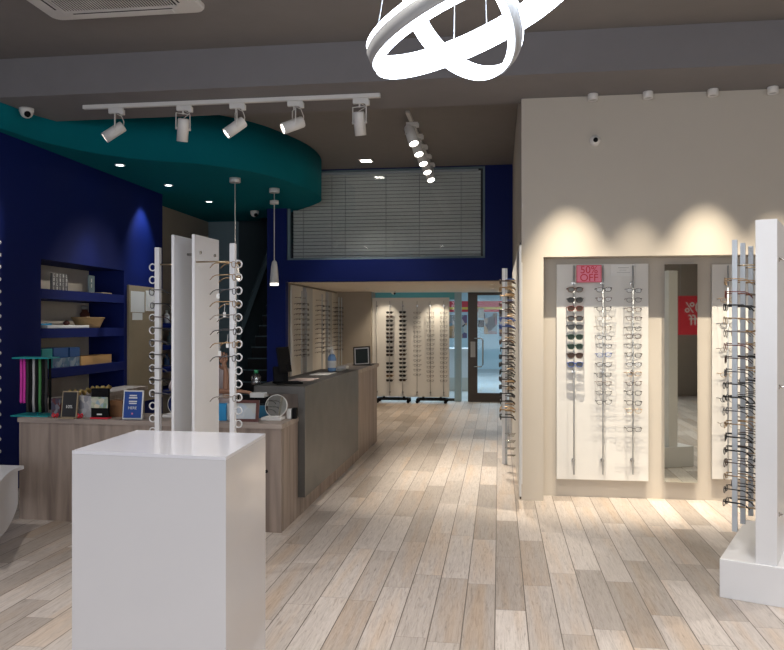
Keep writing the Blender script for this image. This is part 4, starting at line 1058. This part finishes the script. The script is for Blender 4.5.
# shelf unit in the recess, seen between rod and boards
rsu = thing('wall_shelf_unit', 'narrow blue shelves with bottles behind the display rod', 'shelf unit', (-4.769, 10.4, 0))
for z in (.55, .85, 1.15, 1.45): 
    bx('shelf', (0, -.6, z), (.3, .6, z+.06), M['blue'], rsu)
bx('side_panel', (0, .6, .4), (.3, .64, 2.0), M['blue'], rsu)
for k, (yy, z, m_) in enumerate(((-.1, 1.51, 'paper'), (.12, 1.51, 'acrylic'), (.0, 1.21, 'slate'), (.2, 1.21, 'paper'), (-.1, .91, 'bluebox'), (.15, .91, 'wicker'))):
    q = MB().m(M[m_]); q.lathe([(.035, 0.001), (.038, .01), (.038, .11), (.015, .14), (.015, .16), (.018, .161), (.018, .18)], None, 14)
    tag(q.build('bottle', loc=(-4.6, 10.4+yy, z)), ['white bottle on the top narrow shelf, nearer', 'clear bottle on the top narrow shelf, farther', 'dark bottle on the second narrow shelf', 'white bottle on the second narrow shelf', 'blue bottle on the third narrow shelf', 'tan bottle on the third narrow shelf'][k], 'bottle', 'bottles on the narrow blue shelves')

# desk, right group
def table_mirror(px_, label, Y, r=.084):
    p = at_y(px_, 411, Y)
    t = thing('tabletop_mirror', label, 'mirror', (p.x, Y, DT))
    q = MB().m(M['plastic']); xf = rotm((0, .01, r+.02), rx=PI/2-.3)
    q.lathe([(r, -.006), (r+.0025, -.003), (r+.0025, .006), (r, .008)], xf, 32); q.build('mirror_rim', t)
    q = MB().m(M['mirror']); q.lathe([(r*.97, .0085), (.001, .0085)], xf, 32, cap=False); q.build('mirror_glass', t)
    q = MB().m(M['plastic']); q.box((-.10, -.07, .001), (.06, .05, .025), bev=.008); q.box((-.06, -.075, .025), (.045, -.0, .035), bev=.003); q.build('base_tray', t)
    return t
table_mirror(276, 'round tabletop mirror on a white base at the desk end', DY0+.22)
table_mirror(178, 'round tabletop mirror half hidden behind the twin-board stand', DY0+.3)
def picture_frame(a, b, c, d, Y):
    X_, w_, Y_, h2 = desk_item(a, b, c, d, Y)
    t = thing('picture_frame', 'dark red wooden picture frame standing on the desk', 'picture frame', (X_, Y_, DT)); b_ = .022
    xf = Matrix.Rotation(math.radians(-10), 4, 'X'); q = MB().m(M['redwood'])
    q.box((-w_, 0, 0), (w_, .018, b_), xf); q.box((-w_, 0, h2-b_), (w_, .018, h2), xf); q.box((-w_, 0, b_), (-w_+b_, .018, h2-b_), xf); q.box((w_-b_, 0, b_), (w_, .018, h2-b_), xf); q.build('frame', t)
    q = MB().m(picmat('pale_picture', 20, [(.5, .55, .6), (.55, .58, .6), (.45, .52, .6), (.5, .52, .5)])); q.box((-w_+b_, .008, b_), (w_-b_, .012, h2-b_), xf); q.build('picture', t)
    q = MB().m(M['redwood']); q.box((-.02, .018, 0), (.02, .09, .008)); q.box((-.015, .015, .0), (.015, .02, h2*.7), xf); q.build('easel_back', t)
picture_frame(229, 396, 258, 417, DY0+.08)
item('leaflet_box', 'bright blue box on the desk behind the right rod', 'box', 217.5, 398, 226, 414.5, DY0+.12, M['cyanbox'], .05)
item('leaflet_box', 'white box on the desk between blue box and frame', 'box', 226.5, 399, 234, 415, DY0+.14, M['paper'], .03)
pq0, pq1 = at_y(231, 390, 5.76), at_y(265, 390, 5.76)
cdw = thing('cash_drawer', 'black cash drawer on the desk behind the picture frame', 'cash drawer', ((pq0.x+pq1.x)/2, 5.76, DT)); cw_ = (pq1.x-pq0.x)/2
bx('body', (-cw_, 0, .001), (cw_, .16, .152), M['black'], cdw, .004); bx('drawer_front', (-cw_+.006, -.006, .02), (cw_-.006, -.0005, .11), M['dark'], cdw, .002)
pq2, pq3 = at_y(250, 390, 5.78), at_y(264, 390, 5.78)
tag(bx('paper_stack', (-(pq3.x-pq2.x)/2, 0, 0), ((pq3.x-pq2.x)/2, .12, .035), M['paper'], loc=((pq2.x+pq3.x)/2, 5.78, DT+.1525)), 'white stack of papers on the black cash drawer', 'papers')
item('carton', 'blue and white carton behind the picture frame', 'carton', 257, 399, 266, 411, DY0+.30, mat('mid_blue_card', (.03, .17, .30), .5), .06)
item('leaflet_box', 'small white box at the right end of the desk', 'box', 286.5, 402, 291, 411.5, DY0+.30, M['paper'], .05)
item('leaflet_box', 'small black box at the right end of the desk', 'box', 291.8, 401, 296, 411.5, DY0+.30, M['black'], .05)
# on the tall counter
KZ = 1.016
pb_ = at_h(268.5, 380.5, KZ)
wb = thing('water_bottle', 'clear plastic water bottle with green cap on the counter', 'bottle', (pb_.x+.045, 5.95, KZ))
q = MB().m(M['acrylic']); q.lathe([(.036, 0.001), (.040, .01), (.038, .035), (.040, .05), (.040, .065), (.022, .088), (.014, .095)], None, 20); q.build('bottle_body', wb)
q = MB().m(M['greencap']); q.lathe([(.017, .093), (.017, .118), (.015, .12)], None, 16); q.build('cap', wb)
# point of sale screen
pm = at_y(284, 380, 6.1)
ps = thing('card_terminal_screen', 'black till screen on a flat base atop the counter', 'monitor', (pm.x, 6.12, KZ), .5)
q = MB().m(M['black']); q.box((-.085, -.10, .001), (.13, .08, .014), bev=.004); q.build('base', ps)
q = MB().m(M['black']); q.box((-.03, 0, .012), (.03, .03, .16)); q.build('stand', ps)
q = MB().m(M['black']); q.box((-.10, -.012, .10), (.10, .012, .31), rotm((0.02, -.01, -.01), rx=-.15, rz=.9), .005); q.build('screen', ps)
q = MB().m(M['black']); q.box((-.05, -.02, 0), (.03, .02, .13), rotm((-.05, -.05, .014), rx=-.3), .006); q.build('card_reader', ps)
pc_ = at_h(303, 376.5, KZ)
t = bx('paper_sheet', (-.10, -.18, 0), (.10, .18, .002), mat('pinkish_paper', (.62, .50, .46), .7), loc=(-1.68, 6.55, KZ+.0005)); tag(t, 'pinkish sheet of paper lying on the dark counter top', 'paper')
t = bx('paper_sheet', (-.08, -.2, 0), (.10, .2, .003), M['paper'], loc=(-1.70, 7.35, KZ+.0005)); tag(t, 'white paper under the sanitiser bottle on the counter', 'paper')
ph_ = at_h(332, 368, KZ); ph_.x = -1.68; yy = at_x(332, 360, -1.68).y
sp_ = thing('hand_sanitiser_bottle', 'clear blue pump bottle of hand gel on the counter', 'bottle', (-1.68, yy, KZ+.004)); sp_.scale = (1.2,)*3
q = MB().m(M['soap']); q.lathe([(.032, 0.0), (.036, .01), (.036, .11), (.026, .135), (.014, .145)], None, 20); q.build('bottle_body', sp_)
q = MB().m(M['paper']); q.lathe([(.0365, .03), (.0365, .09)], None, 20, cap=False); q.build('label', sp_)
q = MB().m(M['paper']); q.lathe([(.017, .145), (.017, .168), (.009, .169), (.009, .19), (.012, .191), (.012, .2)], None, 14); q.tube([(0, 0, .196), (-.035, -.01, .196), (-.04, -.01, .188)], .008, 6); q.build('pump', sp_)
yy = at_x(343, 360, -1.66).y
q = MB().m(M['paper']); q.box((-.05, -.09, 0), (.05, .09, .035), bev=.012); tag(q.build('tissue_pack', loc=(-1.66, yy, KZ)), 'white pack of tissues beside the hand gel bottle', 'tissues')
yy = at_x(354, 363, -1.62).y
q = MB().m(M['paper']); q.box((-.05, -.12, 0), (.05, .12, .012)); tag(q.build('notepad', loc=(-1.66, K1-.2, KZ)), 'thin white notepad near the end of the dark counter', 'notepad')
# tablet / framed sign at far end
ya_ = 9.2; xa_, xb_ = at_y(353.5, 363, ya_).x, at_y(370.5, 363, ya_).x
tb2 = thing('tabletop_mirror', 'dark framed tilted tabletop mirror at the far counter end', 'mirror', ((xa_+xb_)/2, ya_, 1.0), 0)
w_ = (xb_-xa_)/2; hh_ = .235
def framed(xf):
    q = MB().m(M['brownmetal']); f = .016
    q.box((-w_, 0, 0), (w_, .015, f), xf); q.box((-w_, 0, hh_-f), (w_, .015, hh_), xf); q.box((-w_, 0, f), (-w_+f, .015, hh_-f), xf); q.box((w_-f, 0, f), (w_, .015, hh_-f), xf); q.build('frame', tb2)
    q = MB().m(M['plastic']); q.box((-w_+f, .004, f), (w_-f, .006, hh_-f), xf); q.build('inner_border', tb2)
    q = MB().m(M['screen']); q.box((-w_+f*1.8, .001, f*1.8), (w_-f*1.8, .0035, hh_-f*1.8), xf); q.build('glass', tb2)
framed(Matrix.Rotation(math.radians(-14), 4, 'X') @ Matrix.Rotation(math.radians(-4), 4, 'Y'))
q = MB().m(M['brownmetal']); q.box((-w_-.01, -.02, 0.001), (w_+.02, .13, .012), bev=.003); q.build('base', tb2)

# ---------------------------------------------------------------- person behind the desk
def skin_body(name, verts, edges, radii, mt, parent, sub=2):
    me = bpy.data.meshes.new(name); me.from_pydata(verts, edges, []); me.materials.append(mt)
    o = bpy.data.objects.new(name, me); C.objects.link(o); o.parent = parent
    bm = bmesh.new(); bm.from_mesh(me); ly = bm.verts.layers.skin.verify()
    for v, r in zip(bm.verts, radii): v[ly].radius = r if isinstance(r, tuple) else (r, r)
    bm.verts.ensure_lookup_table(); bm.verts[0][ly].use_root = True
    bm.to_mesh(me); bm.free()
    s = o.modifiers.new('skin', 'SKIN'); s.use_smooth_shade = True
    u = o.modifiers.new('sub', 'SUBSURF'); u.levels = sub; u.render_levels = sub
    return o
PYs = 6.45; pxs = at_y(206, 380, PYs).x
pn = thing('person', 'seated person in a pale shirt leaning on the desk, mostly hidden by the stand', 'person', (pxs, PYs, 0))
el = at_y(226, 392, 6.0); hnd = at_y(241, 389, 5.84)
E1 = Vector((el.x-pxs, el.y-PYs, .86)); W1 = Vector((at_y(226, 362, 6.05).x-pxs, 6.05-PYs, 1.12)); 
E2 = Vector((at_y(236, 395, 6.12).x-pxs+.02, 6.12-PYs, .86)); W2 = Vector((hnd.x-pxs-.03, hnd.y-PYs, .84))
V = [(0, .06, .52), (0, .04, .72), (0, .0, .95), (0, -.02, 1.10), (0, -.03, 1.20),
     (-.17, 0, 1.10), (-.24, -.14, .96), (-.06, -.44, .96),
     (.17, -.02, 1.08), (.24, -.14, .98), tuple(E1), 
     (-.10, -.05, .50), (-.11, -.40, .50), (-.12, -.42, .10), (-.12, -.52, .05),
     (.10, -.05, .50), (.11, -.40, .50), (.12, -.42, .10), (.12, -.52, .05)]
E = [(0, 1), (1, 2), (2, 3), (3, 4), (3, 5), (5, 6), (6, 7), (3, 8), (8, 9), (9, 10), (0, 11), (11, 12), (12, 13), (13, 14), (0, 15), (15, 16), (16, 17), (17, 18)]
V.append(tuple(E1+(W1-E1)*.22)); E.append((10, 19))
Rr = [(.15, .12), (.14, .10), (.15, .10), (.11, .08), .05, .065, .05, .04, .075, .07, .065, .085, .07, .05, .035, .085, .07, .05, .035, .05]
body = skin_body('clothed_body', V, E, Rr, M['shirt'], pn)
def hand(wrist, elbow, dirv, palm_n, name):
    wrist = Vector(wrist); d = Vector(dirv).normalized(); n = Vector(palm_n).normalized(); s = d.cross(n).normalized()
    verts = [wrist, wrist+d*.04, wrist+d*.075, tuple(elbow)]; edges = [(0, 1), (1, 2), (0, 3)]; rad = [(.022, .017), (.034, .015), (.036, .014), .034]
    for k, (o_, l) in enumerate(((-.027, .065), (-.009, .078), (.010, .074), (.028, .058))):
        b = wrist+d*.08+s*o_; i = len(verts)
        verts += [b, b+d*l*.5-n*.004, b+d*l*.8-n*.018, b+d*l-n*.03]; edges += [(2, i), (i, i+1), (i+1, i+2), (i+2, i+3)]; rad += [.0095, .009, .0085, .0075]
    i = len(verts); b = wrist+d*.025-s*.03
    verts += [b, b+d*.03-s*.022-n*.006, b+d*.055-s*.03-n*.012]; edges += [(1, i), (i, i+1), (i+1, i+2)]; rad += [.012, .011, .009]
    return skin_body(name, [tuple(v) for v in verts], edges, rad, M['skin'], pn, 1)
hand(W1, E1+Vector((0, 0, .02)), Vector((-.25, 0, 1)), (0, -1, 0), 'forearm_and_hand')
hand((hnd.x-pxs-.04, hnd.y-PYs, .972), tuple(Vector((-.02, -.42, .96))), Vector((1, .05, -.04)), (0, 0, 1), 'forearm_and_hand')
# head (behind the boards)
q = MB().m(M['skin']); bmesh.ops.create_uvsphere(q.bm, u_segments=24, v_segments=16, radius=1)
for v in q.bm.verts:
    x, y, z = v.co; v.co = Vector((x*.075*(1-.18*max(0, -z)), y*.092, z*.115))
    if y < -.85 and abs(z+.05) < .25 and abs(x) < .25: v.co.y -= .018
for f in q.bm.faces: f.smooth = True
hdm = q.build('head', pn, loc=(0, -.06, 1.31))
q = MB().m(M['hair']); bmesh.ops.create_uvsphere(q.bm, u_segments=24, v_segments=16, radius=1)
for v in list(q.bm.verts):
    if v.co.z < -.5 or (v.co.y < -.45 and v.co.z < .45): q.bm.verts.remove(v)
for v in q.bm.verts: x, y, z = v.co; v.co = Vector((x*.086, y*.105+.006, z*.125+.008))
for f in q.bm.faces: f.smooth = True
q.build('hair', pn, loc=(0, -.06, 1.31))
for s in (-1, 1):
    q = MB().m(M['dark']); q.lathe([(.001, -.006), (.008, 0), (.001, .006)], rotm((s*.03, -.148, 1.325), rx=PI/2), 10, cap=False); q.build('eye', pn)
    q = MB().m(M['skin']); q.lathe([(.001, -.02), (.014, -.01), (.014, .012), (.001, .02)], rotm((s*.077, -.06, 1.31)), 10, cap=False); q.build('ear', pn)
q = MB().m(M['red']); q.tube([(-.022, -.145, 1.255), (0, -.151, 1.252), (.022, -.145, 1.255)], .004, 6); q.build('mouth', pn)
# stool for the person
sl = thing('office_stool', 'dark stool under the person behind the desk', 'stool', (pxs, PYs+.05, 0))
q = MB().m(M['black']); q.lathe([(.19, .40), (.2, .41), (.2, .44), (.18, .45)], None, 24); q.build('seat', sl)
q = MB().m(M['chrome']); q.lathe([(.03, .03), (.03, .40)], None, 12); q.build('column', sl)
q = MB().m(M['black'])
for k in range(5):
    a = k*2*PI/5; q.tube([(0, 0, .06), (.22*math.cos(a), .22*math.sin(a), .03)], .018, 6)
q.build('base', sl)

# poster at the front seen in the mirror
t = thing('hanging_poster', 'round-cornered red sale poster reflected in the narrow mirror', 'poster', (3.62, -1.2, 1.66), PI)
bx('card', (-.34, 0, -.36), (.34, .006, .36), M['red'], t); text('lettering', '50%\noff', .27, W_, t, (0, -.004, .02))
q = MB().m(M['alu'])
for s in (-.3, .3): q.tube([(s, .003, .36), (s, .003, CH-1.66-.0005)], .002, 4)
q.build('hanging_wire', t)

# ================================================================ LIGHTS
for (p, d), pw in zip(tips1, (9, 12, 10, 9, 30)):
    spot_light('track_spot_light', p, p+d, pw*3, 48, .6)
for p in tips2:
    spot_light('rear_track_spot_light', p, p+Vector((.28, -.38, -.88)), 170, 50, .6, (1, .88, .72))
for k, px_ in enumerate((568, 637, 705, 775)):
    X = at_y(px_, 240, WY).x
    spot_light('wall_wash_light', (X, WY-.57, 3.40), (X, WY, .75), (400, 240, 420, 280)[k], (42, 36, 42, 38)[k], 1, (1, .88, .70), .012)
for p in dls: spot_light('soffit_downlight', (p.x, p.y, p.z-.02), (p.x+.2, p.y, 0), 45, 66, .6, (.85, .93, 1))
spot_light('blue_wall_graze_light', (LX+.25, 9.0, 3.15), (LX, 9.0, 2.2), 40, 70, .8, (.9, .95, 1))
spot_light('shelf_fill_light', (-.95, 9.6, 3.38), (-4.6, 7.7, 1.75), 170, 24, .8, (1, .9, .78))  # extra spot beside the rear track, added to brighten the shelf back
spot_light('rear_ceiling_light', sqp+Vector((0, 0, -.03)), (sqp.x, sqp.y, 0), 70, 90, .7, (1, .9, .8))
for p in pls: spot_light('passage_downlight', (p.x, p.y, p.z-.02), (p.x, p.y, 0), 22, 110, .7, (1, .82, .62))
spot_light('display_wash_light', (at_y(436, 300, 14.3).x, 14.35, LC-.03), (at_y(436, 300, 14.6).x, 14.72, 1.2), 25, 80, .8, (1, .86, .66))
spot_light('display_wash_light', (at_y(384, 300, 14.3).x, 14.35, LC-.03), (at_y(384, 300, 14.6).x, 14.72, 1.2), 15, 80, .8, (1, .86, .66))
def area(name, loc, tgt, sx_, sy_, pw, col):
    l = bpy.data.lights.new(name, 'AREA'); l.shape = 'RECTANGLE'; l.size = sx_; l.size_y = sy_; l.energy = pw; l.color = col
    o = bpy.data.objects.new(name, l); C.objects.link(o); o.location = loc; o.rotation_euler = (Vector(tgt)-Vector(loc)).to_track_quat('-Z', 'Y').to_euler(); return o
area('shopfront_fill', (-.5, -3.6, 1.7), (-.5, 0, 1.3), 6.5, 2.6, 190, (.95, .96, 1))  # area fill outside the unseen front window, added to brighten the pedestal front
for k, (x, y) in enumerate(((-3.2, 1.0), (-1.1, 1.0), (1.0, 1.0), (3.1, 1.0), (-3.2, 3.4), (-1.1, 2.6), (1.2, 3.2), (3.1, 3.4), (-2.4, 4.6), (.2, 4.7), (2.4, 4.9))):
    spot_light('shop_fill_spot', (x, y, CH-.02), (x, y, 0), 120, 105, .7, (1, .95, .90), .06)  # fill spots out of view, without fittings, added to brighten the floor
area('mall_light', (-1, 19, 3.1), (-1, 19, 0), 6, 5, 260, (.62, .85, 1))
w = bpy.data.worlds.new('world'); sc.world = w; w.use_nodes = True
w.node_tree.nodes['Background'].inputs[0].default_value = (.8, .85, 1, 1); w.node_tree.nodes['Background'].inputs[1].default_value = .3

# ================================================================ CAMERA
cd = bpy.data.cameras.new('camera'); cam = bpy.data.objects.new('camera', cd); C.objects.link(cam)
cam.location = (0, 0, H); cam.rotation_euler = (PI/2, 0, T)
cd.sensor_width = 36; cd.lens = 36*F/784; cd.shift_y = -1/784; cd.clip_start = .05; cd.clip_end = 100
sc.camera = cam
sc.view_settings.view_transform = 'Standard'; sc.view_settings.look = 'None'; sc.view_settings.gamma = 1; sc.view_settings.exposure = .35
sc.view_settings.use_curve_mapping = False
try:
    sc.cycles.use_denoising = True; sc.cycles.max_bounces = 8; sc.cycles.sample_clamp_indirect = 4; sc.cycles.caustics_reflective = False; sc.cycles.caustics_refractive = False
except Exception: pass
print('glasses', NG[0], 'objects', len(bpy.data.objects))
